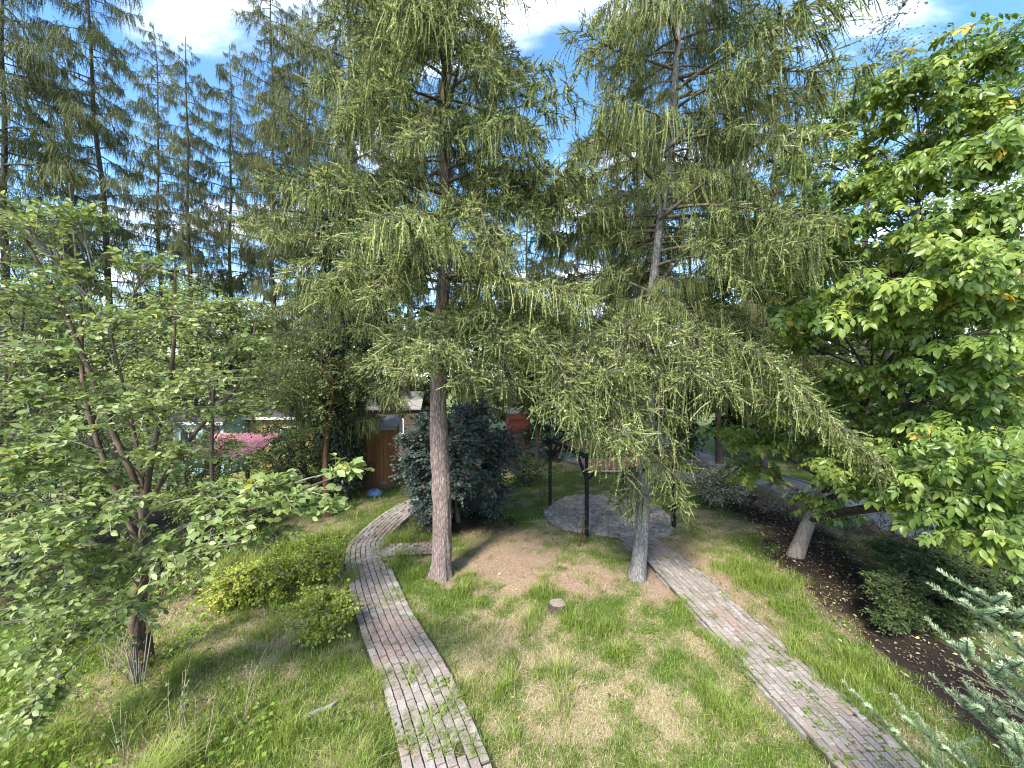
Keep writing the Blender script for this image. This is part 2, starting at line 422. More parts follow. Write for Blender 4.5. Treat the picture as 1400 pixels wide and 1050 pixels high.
M['brick_far'] = brick_mat('paving_sett', [(0.0, (0.36, 0.30, 0.265)), (0.5, (0.50, 0.43, 0.385)), (1.0, (0.62, 0.53, 0.48))])
M['kerb'] = noisy('kerb_concrete', [(0.3, (0.13, 0.115, 0.09)), (0.7, (0.34, 0.31, 0.275))], (9, 9, 9), 0.9, 0.4)
M['joint'] = noisy('path_joint_soil', [(0.3, (0.030, 0.026, 0.018)), (0.6, (0.07, 0.065, 0.035)), (0.8, (0.075, 0.095, 0.035))], (3, 3, 3), 0.95, 0.5, coords='Object')
M['asphalt'] = noisy('asphalt', [(0.3, (0.13, 0.13, 0.135)), (0.55, (0.22, 0.22, 0.225)), (0.75, (0.32, 0.315, 0.31))], (30, 30, 30), 0.85, 0.4, bdist=0.004)
M['stump_top'] = noisy('cut_wood', [(0.3, (0.16, 0.12, 0.09)), (0.7, (0.36, 0.30, 0.24))], (25, 25, 25), 0.9, 0.4)
M['grey_board'] = noisy('weathered_board', [(0.3, (0.16, 0.145, 0.12)), (0.7, (0.34, 0.32, 0.27))], (3, 30, 30), 0.9, 0.4)
M['straw_stem'] = noisy('dry_stem', [(0.3, (0.20, 0.155, 0.10)), (0.7, (0.40, 0.33, 0.23))], (10, 10, 10), 0.9, 0.0)

# ------------------------------------------------------------------ ground zones
LP = smooth_path([G(628, 1130), G(612, 1050), G(570, 930), G(530, 850), G(508, 790), G(500, 755), G(508, 735), G(545, 702), G(585, 680)], 160)   # left path centre line
LPS = smooth_path([G(505, 757), G(540, 752), G(575, 750), G(600, 749)], 40)                                              # spur to the larch
RP = smooth_path([G(1275, 1150), G(1200, 1050), G(1085, 935), G(1010, 862), G(945, 800), G(905, 762), G(870, 735)], 160)           # right path
PATIO_C = np.array([2.75, 11.0]); PATIO_R = 1.95
def dist_line(xy, path):
    d = np.full(xy.shape[0], 1e9)
    p = path[:, :2]
    for k in range(0, len(p) - 1, 2):
        a, b = p[k], p[min(k + 2, len(p) - 1)]
        ab = b - a
        t = np.clip(((xy - a) @ ab) / max(ab @ ab, 1e-9), 0, 1)
        d = np.minimum(d, np.linalg.norm(xy - (a + t[:, None] * ab), axis=1))
    return d
LW, LSW, RW = 0.84, 0.55, 0.84
def paved(xy, pad=0.0):
    return (dist_line(xy, LP) < LW / 2 + pad) | (dist_line(xy, LPS) < LSW / 2 + pad) | (dist_line(xy, RP) < RW / 2 + pad) | (np.linalg.norm(xy - PATIO_C, axis=1) < PATIO_R - 0.15 + pad - 0.2 * (fbm(xy * 3.7, 15, 2) - 0.5))
def blob(xy, c, rx, ry, ang=0.0):
    d = xy - np.asarray(c)[:2]
    ca, sa = math.cos(ang), math.sin(ang)
    u = (d[:, 0] * ca + d[:, 1] * sa) / rx; v = (-d[:, 0] * sa + d[:, 1] * ca) / ry
    return np.clip(1.35 - np.sqrt(u * u + v * v), 0, 1)
def zones(xy):
    n1 = fbm(xy * 0.9, 3); n2 = fbm(xy * 2.3, 11); n3 = fbm(xy * 5.0, 21)
    litter = np.maximum.reduce([blob(xy, G(690, 760), 1.6, 1.5), blob(xy, G(800, 790), 1.0, 0.7), blob(xy, G(905, 795), 0.7, 0.8), blob(xy, G(975, 790), 0.45, 2.2, R(8))])
    litter = np.clip(litter * 1.5 * (0.1 + 0.9 * n2 + 0.6 * n1) * (0.3 + 1.4 * n3) - 0.12, 0, 1)
    straw = np.maximum.reduce([blob(xy, G(610, 860), 0.8, 1.0), blob(xy, G(480, 960), 0.75, 0.9), blob(xy, G(760, 950), 0.5, 0.6), blob(xy, G(930, 960), 0.6, 0.6),
                               blob(xy, G(330, 840), 1.5, 0.9), blob(xy, G(230, 960), 0.9, 0.4), blob(xy, G(380, 720), 1.4, 0.8), blob(xy, G(640, 800), 0.8, 0.5)])
    straw = np.clip(straw * 0.24 + 0.04 + (n1 - 0.5) * 1.7 + (n3 - 0.5) * 1.6 + 0.20, 0, 1)
    soil = np.maximum.reduce([blob(xy, (6.6, 8.0), 1.0, 3.4, R(-12)), blob(xy, (5.9, 5.0), 0.75, 2.2), blob(xy, (7.3, 11.5), 1.2, 3.0), blob(xy, (-9, 9), 4, 3.0), blob(xy, (-1.55, 10.5), 1.5, 1.2)])
    soil = np.clip(soil * 1.3 + (n2 - 0.5) * 1.0 + (n3 - 0.5) * 0.6, 0, 1) * (soil > 0)
    return litter, straw, soil, n2

def axis(lo, hi, step, far):
    a = list(np.arange(lo, hi + 1e-6, step))
    s, x = step, lo
    left = []
    while x > -far:
        s *= 1.5; x -= s; left.append(x)
    s, x = step, hi
    right = []
    while x < far:
        s *= 1.5; x += s; right.append(x)
    return np.array(left[::-1] + a + right)
gx, gy = axis(-12, 12, 0.12, 450), axis(2.0, 16, 0.12, 450)
XX, YY = np.meshgrid(gx, gy, indexing='ij')
xy = np.stack([XX.ravel(), YY.ravel()], 1)
near = (np.abs(xy[:, 0]) < 15) & (xy[:, 1] > 0) & (xy[:, 1] < 22)
lit = np.zeros(len(xy)); stw = np.full(len(xy), 0.3); soi = np.zeros(len(xy)); nn = np.full(len(xy), 0.5)
lit[near], stw[near], soi[near], nn[near] = zones(xy[near])
gz = np.zeros(len(xy))
def ground_z(q):
    z_ = (fbm(q * 1.3, 31) - 0.5) * 0.07 + (fbm(q * 6, 41) - 0.5) * 0.03 - 0.03
    return np.where(paved(q, 0.2), -0.045, np.minimum(z_, np.where(paved(q, 0.34), -0.02, 1.0)))
gz[near] = ground_z(xy[near])
mb = MB()
idx = np.arange(len(xy)).reshape(len(gx), len(gy))
mb.add(np.column_stack([xy, gz]), np.stack([idx[:-1, :-1], idx[1:, :-1], idx[1:, 1:], idx[:-1, 1:]], -1).reshape(-1, 4))
m_gr, t, o = new_mat('garden_ground')
at = t.nodes.new('ShaderNodeAttribute'); at.attribute_name = 'zone'
sp = t.nodes.new('ShaderNodeSeparateColor'); t.links.new(at.outputs['Color'], sp.inputs[0])
tcn = t.nodes.new('ShaderNodeTexCoord')
nf = t.nodes.new('ShaderNodeTexNoise'); nf.inputs['Scale'].default_value = 45; nf.inputs['Detail'].default_value = 6; nf.inputs['Roughness'].default_value = 0.75
t.links.new(tcn.outputs['Object'], nf.inputs['Vector'])
nc = t.nodes.new('ShaderNodeTexNoise'); nc.inputs['Scale'].default_value = 7; nc.inputs['Detail'].default_value = 4
t.links.new(tcn.outputs['Object'], nc.inputs['Vector'])
c_grass = ramp(t, nf.outputs['Fac'], [(0.3, (0.045, 0.07, 0.018)), (0.55, (0.10, 0.145, 0.03)), (0.75, (0.19, 0.20, 0.07))])
c_straw = ramp(t, nf.outputs['Fac'], [(0.3, (0.16, 0.12, 0.06)), (0.55, (0.34, 0.27, 0.155)), (0.75, (0.50, 0.42, 0.27))])
c_litter = ramp(t, nf.outputs['Fac'], [(0.3, (0.20, 0.125, 0.085)), (0.5, (0.40, 0.275, 0.20)), (0.75, (0.60, 0.46, 0.36))])
c_soil = ramp(t, nf.outputs['Fac'], [(0.3, (0.012, 0.009, 0.007)), (0.55, (0.036, 0.027, 0.020)), (0.72, (0.10, 0.075, 0.055)), (0.85, (0.28, 0.21, 0.15))])
def mixn(a, b, f):
    mx = t.nodes.new('ShaderNodeMix'); mx.data_type = 'RGBA'
    ad = t.nodes.new('ShaderNodeMath'); ad.operation = 'MULTIPLY_ADD'; ad.inputs[1].default_value = 0.7; ad.inputs[2].default_value = -0.35
    t.links.new(nc.outputs['Fac'], ad.inputs[0])
    ad2 = t.nodes.new('ShaderNodeMath'); ad2.operation = 'ADD'; t.links.new(f, ad2.inputs[0]); t.links.new(ad.outputs[0], ad2.inputs[1])
    mr = t.nodes.new('ShaderNodeMapRange'); mr.inputs['From Min'].default_value = 0.15; mr.inputs['From Max'].default_value = 0.85
    t.links.new(ad2.outputs[0], mr.inputs['Value'])
    t.links.new(mr.outputs[0], mx.inputs['Factor']); t.links.new(a, mx.inputs['A']); t.links.new(b, mx.inputs['B'])
    return mx.outputs['Result']
c = mixn(c_grass, c_straw, sp.outputs[1]); c = mixn(c, c_litter, sp.outputs[0]); c = mixn(c, c_soil, sp.outputs[2])
p = t.nodes.new('ShaderNodeBsdfPrincipled'); p.inputs['Roughness'].default_value = 0.95; p.inputs['Specular IOR Level'].default_value = 0.1
t.links.new(c, p.inputs['Base Color'])
b = t.nodes.new('ShaderNodeBump'); b.inputs['Strength'].default_value = 0.8; b.inputs['Distance'].default_value = 0.02
t.links.new(nf.outputs['Fac'], b.inputs['Height']); t.links.new(b.outputs[0], p.inputs['Normal'])
t.links.new(p.outputs[0], o.inputs['Surface'])
ground = struct(mb.obj('ground', m_gr))
za = ground.data.attributes.new('zone', 'FLOAT_COLOR', 'POINT')
za.data.foreach_set('color', np.column_stack([lit, stw, soi, np.ones(len(xy))]).astype(np.float32).ravel())

# ------------------------------------------------------------------ paths of single bricks
def strip_mesh(path, w, z, name, mat):
    t_ = np.gradient(path[:, :2], axis=0); t_ = nrm(t_); nn_ = np.column_stack([-t_[:, 1], t_[:, 0]])
    l = path[:, :2] + nn_ * w / 2; r = path[:, :2] - nn_ * w / 2
    v = np.vstack([np.column_stack([l, np.full(len(l), z)]), np.column_stack([r, np.full(len(r), z)])])
    n = len(path); i = np.arange(n - 1)
    m_ = MB(); m_.add(v, np.stack([i + n, i + n + 1, i + 1, i], -1))
    return m_.obj(name, mat)

def brick_mesh(name, lx, ly, h, var):
    b_ = 0.006
    v = []
    for z, s in ((0, 0), (h - b_, 0), (h, b_)):
        for sx, sy in ((-1, -1), (1, -1), (1, 1), (-1, 1)):
            v.append((sx * (lx / 2 - s), sy * (ly / 2 - s), z))
    f = [[8, 9, 10, 11]]
    for k in (0, 4):
        for j in range(4):
            f.append([k + j, k + (j + 1) % 4, k + 4 + (j + 1) % 4, k + 4 + j])
    m_ = MB(); m_.add(v, f, var)
    return m_.mesh(name, M['brick'], flat=True)

brick_protos = {}
def brick_path(name, path, w, cols, bl, kerb=True, seed=1, reds=0.25, maxn=300):
    r = np.random.default_rng(seed)
    bed = struct(strip_mesh(path, w + 0.06, -0.012, name, M['joint']))
    seg = np.linalg.norm(np.diff(path[:, :2], axis=0), axis=1); s = np.concatenate([[0], np.cumsum(seg)])
    tot = s[-1]; cw = w / cols
    items = []
    for c_ in range(cols):
        off = -w / 2 + (c_ + 0.5) * cw
        x = (c_ % 2) * bl / 2
        while x < tot:
            px_ = np.interp(x, s, path[:, 0]); py_ = np.interp(x, s, path[:, 1])
            qx = np.interp(x + 0.05, s, path[:, 0]) - np.interp(x - 0.05, s, path[:, 0]); qy = np.interp(x + 0.05, s, path[:, 1]) - np.interp(x - 0.05, s, path[:, 1])
            a_ = math.atan2(qy, qx)
            # pinkish red bricks come in batches
            red = fbm(np.array([[x * 1.1, off * 1.6 + seed * 7]]), 5, 2)[0] > 0.62 and r.random() < 0.85
            var = r.uniform(0.75, 1.0) if red else r.uniform(0.0, 0.62)
            items.append((px_ - math.sin(a_) * off, py_ + math.cos(a_) * off, a_ + r.normal(0, 0.03), var, r.normal(0, 0.006)))
            x += bl
    lowz = (fbm(np.array([[i_[0], i_[1]] for i_ in items]) * 1.6, 17, 3) - 0.5) * 0.028
    items = [(*i_[:4], i_[4] + lz_ + 0.004) for i_, lz_ in zip(items, lowz)]
    items = [i_ for i_ in items if i_[1] > 2.2 and r.random() > 0.003]
    cam2 = lambda i_: math.hypot(i_[0], i_[1]) + (100 if i_[1] < 3.8 else 0)
    items.sort(key=cam2)
    key = (round(bl, 3), round(cw, 3))
    if key not in brick_protos:
        brick_protos[key] = [brick_mesh('brick', bl - 0.014, cw - 0.014, 0.04, v_) for v_ in (0.02, 0.12, 0.22, 0.32, 0.42, 0.52, 0.6, 0.8, 0.9, 1.0)]
    pr = brick_protos[key]; pv_ = np.array([0.02, 0.12, 0.22, 0.32, 0.42, 0.52, 0.6, 0.8, 0.9, 1.0])
    rest = MB()
    base = np.array([v.co[:] for v in pr[0].vertices]); bf = np.array([list(q.vertices) for q in pr[0].polygons])
    for k, (x, y, a_, var, dz) in enumerate(items):
        if k < maxn:
            ob = link('brick', pr[int(np.argmin(abs(pv_ - var)))], bed)
            ob.matrix_local = Matrix.Translation((x, y, -0.02 + dz)) @ Matrix.Rotation(a_, 4, 'Z') @ Matrix.Rotation(r.normal(0, 0.012), 4, 'X') @ Matrix.Rotation(r.normal(0, 0.01), 4, 'Y')
        else:
            ca, sa = math.cos(a_), math.sin(a_)
            v = base @ np.array([[ca, sa, 0], [-sa, ca, 0], [0, 0, 1]]) + np.array([x, y, -0.02 + dz])
            rest.add(v, bf, var)
    if rest.n:
        ro = rest.obj('distant_bricks', M['brick'], bed, flat=True); ro['kind'] = 'stuff'
    if kerb:
        t_ = nrm(np.gradient(path[:, :2], axis=0)); nn_ = np.column_stack([-t_[:, 1], t_[:, 0]])
        kl = 0.5
        for sd_ in (-1, 1):
            x = 0.0
            while x + kl < tot:
                a0 = np.array([np.interp(x + 0.005, s, path[:, 0] + nn_[:, 0] * sd_ * (w / 2 + 0.045)), np.interp(x + 0.005, s, path[:, 1] + nn_[:, 1] * sd_ * (w / 2 + 0.045)), -0.045])
                a1 = np.array([np.interp(x + kl - 0.01, s, path[:, 0] + nn_[:, 0] * sd_ * (w / 2 + 0.045)), np.interp(x + kl - 0.01, s, path[:, 1] + nn_[:, 1] * sd_ * (w / 2 + 0.045)), -0.045])
                dz = r.normal(0, 0.006)
                if r.random() < 0.7:
                    part_bar('kerb_stone', M['kerb'], bed, a0 + [0, 0, dz], a1 + [0, 0, dz], 0.045, 0.1)
                x += kl
    return bed
lp = brick_path('brick_path', LP, LW, 8, 0.17, kerb=False, seed=3)
spur = brick_path('brick_path', LPS, LSW, 5, 0.16, kerb=False, seed=5)
rp = brick_path('brick_path', RP, RW, 9, 0.17, seed=9)
rp.location.z += 0.004; spur.location.z += 0.008
# round patio of setts in rings
mb = MB()
th = np.linspace(0, 2 * math.pi, 64, endpoint=False)
v = np.vstack([[0, 0, 0], np.column_stack([np.cos(th), np.sin(th), 0 * th]) * (PATIO_R - 0.30 * vnoise(np.column_stack([np.cos(th) * 2.5 + 9, np.sin(th) * 2.5 + 9]), 8))[:, None]])
mb.add(v, np.array([[0, 1 + k, 1 + (k + 1) % 64] for k in range(64)]))
M['patio_earth'] = noisy('patio_earth', [(0.3, (0.12, 0.095, 0.07)), (0.7, (0.30, 0.25, 0.20))], (6, 6, 6), 0.95, 0.4)
patio = struct(mb.obj('round_patio', M['patio_earth'], loc=(PATIO_C[0], PATIO_C[1], -0.031)))
mb = MB()
rr = 0.08
while rr < PATIO_R - 0.03:
    n = max(5, int(2 * math.pi * rr / 0.145))
    for k in range(n):
        a0 = 2 * math.pi * (k + (0.5 if int(rr * 10) % 2 else 0)) / n; da = 2 * math.pi / n * 0.45
        if rr > PATIO_R - 0.04 - 0.32 * vnoise(np.array([[math.cos(a0) * 2.5 + 9, math.sin(a0) * 2.5 + 9]]), 8)[0] or rng.random() < 0.04: continue
        z = 0.018 + rng.normal(0, 0.007)
        ro_, ri_ = rr + 0.05, rr - 0.05
        q = [(r_ * math.cos(a_), r_ * math.sin(a_), z_) for z_ in (0, z) for r_, a_ in ((ri_, a0 - da), (ro_, a0 - da), (ro_, a0 + da), (ri_, a0 + da))]
        mb.add(q, [[4, 5, 6, 7], [0, 1, 5, 4], [1, 2, 6, 5], [2, 3, 7, 6], [3, 0, 4, 7]], rng.random())
    rr += 0.112
o_ = mb.obj('sett_rings', M['brick_far'], patio, flat=True); o_['kind'] = 'stuff'
# far paved yard
yard = struct(strip_mesh(smooth_path([G(735, 615), G(800, 630), G(900, 645), G(960, 655)], 30), 1.6, 0.004, 'paved_yard', M['kerb']))
mb = MB()
for k in range(160):
    a_ = smooth_path([G(735, 615), G(800, 630), G(900, 645), G(960, 655)], 41)[int(k // 4)]
    for j in range(1):
        off = (k % 4 - 1.5) * 0.4
        mb.add(*box_geo(a_[0] - 0.1, a_[0] + 0.09, a_[1] + off - 0.18, a_[1] + off + 0.18, 0.005, 0.03 + rng.normal(0, 0.003)), var=rng.random())
o_ = mb.obj('paving_slabs', M['brick_far'], yard, flat=True); o_['kind'] = 'stuff'
# lane along the hedge
LANE = smooth_path([(6.6, 34, 0), (8.3, 22, 0), (9.2, 16, 0), (10.0, 12.3, 0), (10.9, 8, 0), (12, 3, 0), (13, -3, 0)], 60)
road = struct(strip_mesh(LANE, 2.1, 0.03, 'road', M['asphalt']))
for sd_ in (-1, 1):
    t_ = nrm(np.gradient(LANE[:, :2], axis=0)); n_ = np.column_stack([-t_[:, 1], t_[:, 0]])
    for k in range(8, 44):
        a0 = np.append(LANE[k, :2] + n_[k] * sd_ * 1.11, 0.0); a1 = np.append(LANE[k + 1, :2] + n_[k + 1] * sd_ * 1.11, 0.0)
        part_bar('kerb_stone', M['kerb'], road, a0, a0 + (a1 - a0) * 0.985, 0.1, 0.16)

# ------------------------------------------------------------------ trunks
def trunk_geo(path, radii, sides=32, amp=0.05, seed=0, fz=5.0, fa=9.0):
    n = len(path)
    v, q = tubes(path[None], np.asarray(radii)[None], sides)
    v = v.reshape(n, sides, 3)
    th = np.arange(sides) / sides * 2 * math.pi
    d = v - path[:, None]
    zz = path[:, 2][:, None] * np.ones((1, sides))
    nz = vnoise(np.stack([np.cos(th)[None] * fa * 0.5 + 0 * zz + 7, np.sin(th)[None] * fa * 0.5 + 0 * zz + 7, zz * fz * 0.35], -1), seed)
    nz2 = vnoise(np.stack([np.cos(th)[None] * 1.2 + 0 * zz + 3, np.sin(th)[None] * 1.2 + 0 * zz + 3, zz * 0.5], -1), seed + 5)
    v = path[:, None] + d * (1 + amp * (np.abs(nz - 0.5) * 2 - 0.5)[..., None] * 1.6 + 0.10 * (nz2 - 0.5)[..., None])
    cap = np.array([(n - 1) * sides + k for k in range(sides)])[None]
    return v.reshape(-1, 3), q, cap

# ------------------------------------------------------------------ larches
def larch_bough_geo(path, hang, seed, shoot_len=0.28, needle=0.031, nw=0.0135, dens=1.0, wide=0.34, spike=0.5, twig_r=0.004):
    """wood MB, needle MB for one bough whose main axis is `path` (N x 3)"""
    r = np.random.default_rng(seed)
    n = len(path); L = np.linalg.norm(np.diff(path, axis=0), axis=1).sum()
    wood, ndl = MB(), MB()
    rad = np.interp(np.linspace(0, 1, n), [0, 0.4, 1], [0.012 + 0.010 * L, 0.006 + 0.005 * L, 0.004])
    wood.add(*tubes(path[None], rad[None], 6))
    K = int(13 * L * dens) + 4
    t0 = np.sort(0.18 + 0.82 * r.random(K) ** 0.75)
    p0, tg = samp(path[None], t0[None]); p0, tg = p0[0], tg[0]
    side = np.where(np.arange(K) % 2, 1, -1)
    hz = nrm(np.cross(tg, np.array([0, 0, 1.0])))
    ang = r.uniform(R(30), R(75), K)
    d2 = nrm(tg * np.cos(ang)[:, None] + hz * (side * np.sin(ang))[:, None] + np.array([0, 0, 1.0]) * r.normal(0.02, 0.18, K)[:, None])
    l2 = (wide * L * (1.05 - t0) * r.uniform(0.5, 1.1, K) + r.uniform(0.15, 0.32, K))
    s_ = np.linspace(0, 1, 6)
    sec = p0[:, None] + d2[:, None] * (l2[:, None] * s_)[..., None] + np.array([0, 0, -1.0]) * ((l2 * (0.15 + 0.35 * hang))[:, None] * s_ ** 2)[..., None]
    wood.add(*tubes(sec, np.linspace(1.8, 0.8, 6)[None] * twig_r * np.ones((K, 1)), 3))
    # shoots along the secondary twigs and the main axis
    sp_, sd_ = [], []
    for src, ln, hz_dens in ((sec, l2, 29.0), (path[None], np.array([L]), 34.0)):
        cnt = np.maximum(2, (ln * hz_dens * dens).astype(int))
        for k in range(len(src)):
            tt = 0.1 + 0.9 * r.random(cnt[k]) ** 0.7; tt[0] = 1.0
            a_, b_ = samp(src[k][None], tt[None]); a_, b_ = a_[0], b_[0]
            sp_.append(a_); sd_.append(b_)
    sp_ = np.concatenate(sp_); sd_ = np.concatenate(sd_); S = len(sp_)
    rnd = r.normal(0, 1, (S, 3)); rnd -= (rnd * sd_).sum(1, keepdims=True) * sd_; rnd = nrm(rnd)
    ish = r.random(S) < hang
    up = np.array([0, 0, 1.0])
    dirs = nrm(sd_ * r.uniform(0.5, 1.1, S)[:, None] + rnd * r.uniform(0.35, 1.2, S)[:, None] + up * 0.15)
    dirs = np.where(ish[:, None], nrm(sd_ * 0.35 + rnd * 0.25 - up * 0.9), dirs)
    sl = shoot_len * np.where(r.random(S) < 0.3, r.uniform(1.0, 1.6, S), r.uniform(0.35, 1.0, S)) * np.where(ish, 1.25, 1.0)
    s4 = np.linspace(0, 1, 3)
    bend = np.where(ish, 0.35, r.uniform(-0.25, 0.45, S))
    sh = sp_[:, None] + dirs[:, None] * (sl[:, None] * s4)[..., None] - up * ((sl * bend)[:, None] * s4 ** 2)[..., None]
    nb = max(8, int(shoot_len / 0.0100))
    tt = np.clip(r.uniform(0.0, 1.03, (S, nb)), 0, 1)
    a_, ax = samp(sh, tt)
    a_ = a_.reshape(-1, 3); ax = ax.reshape(-1, 3)
    w_ = r.normal(0, 1, a_.shape); w_ -= (w_ * ax).sum(1, keepdims=True) * ax; w_ = nrm(w_)
    nd = nrm(ax * r.uniform(0.35, 1.1, len(ax))[:, None] + w_)
    nl = needle * r.uniform(0.6, 1.15, len(ax)) * (1.08 - 0.5 * tt.ravel() ** 3)
    sv = nrm(np.cross(nd, r.normal(0, 1, nd.shape))) * nw / 2
    v = np.stack([a_ - sv, a_ + sv, a_ + nd * nl[:, None]], 1).reshape(-1, 3)
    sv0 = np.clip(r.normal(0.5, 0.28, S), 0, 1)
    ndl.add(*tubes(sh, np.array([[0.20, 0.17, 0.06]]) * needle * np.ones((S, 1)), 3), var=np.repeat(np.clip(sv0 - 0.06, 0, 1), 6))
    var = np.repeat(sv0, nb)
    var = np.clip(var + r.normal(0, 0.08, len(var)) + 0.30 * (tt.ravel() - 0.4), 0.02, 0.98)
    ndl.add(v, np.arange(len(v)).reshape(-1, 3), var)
    return wood, ndl

def std_axis(L, rise, droop, tip, seed):
    r = np.random.default_rng(seed)
    t_ = np.linspace(0, 1, 12)
    x = L * t_; z = L * (rise * t_ - droop * t_ ** 2 + tip * t_ ** 4)
    y = L * 0.06 * np.sin(t_ * 3.1 * r.uniform(0.6, 1.3)) * r.choice([-1, 1])
    return np.column_stack([x, y, z])

near_v, far_v, curtain_v = [], [], []
for k in range(6):
    w_, n_ = larch_bough_geo(std_axis(2.3, 0.10, 0.45, 0.16, k), 0.14 + 0.08 * k, 100 + k, shoot_len=0.20, dens=0.9)
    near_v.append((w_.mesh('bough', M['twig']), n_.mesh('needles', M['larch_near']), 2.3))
for k in range(4):
    w_, n_ = larch_bough_geo(std_axis(2.3, 0.12, 0.30, 0.14, k + 9), 0.80, 140 + k, shoot_len=0.25, dens=0.85)
    curtain_v.append((w_.mesh('bough', M['twig']), n_.mesh('needles', M['larch_near']), 2.3))
for k in range(5):
    w_, n_ = larch_bough_geo(std_axis(2.4, 0.18, 0.35, 0.22, k + 20), 0.75, 180 + k, shoot_len=0.30, needle=0.042, nw=0.016, dens=0.55, twig_r=0.005)
    fm = MB()
    for src, mi in ((w_, 0), (n_, 1)):
        off = fm.n
        vv = np.concatenate(src.v); fm.v.append(vv); fm.n += len(vv)
        for f_, va_, _ in src.f: fm.f.append((f_ + off, va_, mi))
    far_v.append((fm.mesh('bough', [M['twig'], M['larch_far']]), None, 2.4))

def larch(name, label, base, top, height, r0, crown_from, crown_len, step, variants, bark, seed, group=None, sides=20, far=False, skip=None, ell=None):
    r = np.random.default_rng(seed)
    base = np.asarray(base, float); top = np.asarray(top, float)
    root = thing(name, label, 'tree', tuple(base), group=group)
    nrow = int(height / (0.06 if not far else 0.4)) if not far else 40
    zz = np.linspace(0, height, nrow)
    wob = 0.05 * np.sin(zz * 0.55 + seed) + 0.03 * np.sin(zz * 1.3 + seed * 2)
    wob2 = 0.05 * np.sin(zz * 0.45 + seed * 3)
    f = zz / height
    path = np.column_stack([(top[0] - base[0]) * f + wob * np.minimum(1, zz), (top[1] - base[1]) * f + wob2 * np.minimum(1, zz), zz - 0.05])
    rad = r0 * (1 - 0.93 * f ** 0.75) * (1 + 0.28 * np.exp(-zz / 0.2))
    m_ = MB(); v, q, cap = trunk_geo(path, rad, sides, 0.15 if not far else 0.05, seed)
    v3 = v.reshape(len(path), sides, 3); th_ = np.arange(sides) / sides * 2 * math.pi
    v3 = path[:, None] + (v3 - path[:, None]) * (1 + (0.11 * np.exp(-zz / 0.09))[:, None, None] * (np.cos(5 * th_ + seed) + 0.6 * np.cos(3 * th_ + 2))[None, :, None])
    v = v3.reshape(-1, 3)
    m_.add(v, q); m_.add(np.zeros((0, 3)), np.zeros((0, 4), int))
    m_.obj('trunk', bark, root)
    z = crown_from; a = r.uniform(0, 6.28)
    while z < height * 0.985:
        for _ in range(1 if not far else 1):
            a += 2.4 + r.normal(0, 0.45)
            u = (z - crown_from) / (height - crown_from)
            L = crown_len * (np.interp(u, [0, 0.12, 0.45, 0.85, 1], [0.8, 1.0, 0.95, 0.62, 0.2]) if far else np.interp(u, [0, 0.12, 0.45, 1], [0.75, 1.0, 0.85, 0.12])) * r.choice([0.35, 0.5, 0.75, 0.95, 1.1]) * r.uniform(0.85, 1.1)
            if ell is not None: L *= ell(a, z)
            if skip is not None and skip(a, z, r): continue
            wm, nm, L0 = variants[r.integers(len(variants))]
            s = L / L0
            pz = np.interp(z, path[:, 2], np.arange(len(path))); pp = path[int(pz)]
            ob = link('bough', wm, root)
            pitch = r.normal(0.02, 0.10) + (-0.25 * max(0, u - 0.6))
            ob.matrix_local = Matrix.Translation((pp[0], pp[1], z)) @ Matrix.Rotation(a, 4, 'Z') @ Matrix.Rotation(pitch, 4, 'Y') @ Matrix.Rotation(r.normal(0, 0.12), 4, 'X') @ Matrix.Diagonal((s, s * r.choice([-1, 1]), s ** 0.6, 1))
            if nm is not None: link('needles', nm, ob)
        z += step * r.uniform(0.6, 1.4)
    return root, path

def custom_bough(root, base, pts, hang, seed, n=14, **kw):
    pth = smooth_path(np.asarray(pts) - np.asarray(base), n)
    w_, n_ = larch_bough_geo(pth, hang, seed, **kw)
    b_ = w_.obj('bough', M['twig'], root)
    n_.obj('needles', M['larch_near'], b_)

def dead_twigs(root, path, z0, z1, n, seed, r0):
    r = np.random.default_rng(seed)
    for k in range(n):
        z = r.uniform(z0, z1); a = r.uniform(0, 6.28); L = r.uniform(0.15, 0.8)
        pp = path[int(np.interp(z, path[:, 2], np.arange(len(path))))]
        p0 = np.array([pp[0] + math.cos(a) * r0 * 0.6, pp[1] + math.sin(a) * r0 * 0.6, z])
        p2 = p0 + np.array([math.cos(a) * L, math.sin(a) * L, r.uniform(-0.3, 0.1) * L])
        p1 = (p0 + p2) / 2 + r.normal(0, 0.05, 3)
        m_ = MB(); m_.add(*tubes(bez(p0, p1, p2, 6)[None], np.linspace(0.008, 0.002, 6)[None], 4))
        m_.obj('dead_branch', M['twig_grey'], root)

B1 = G(604, 786); B2 = G(871, 789)
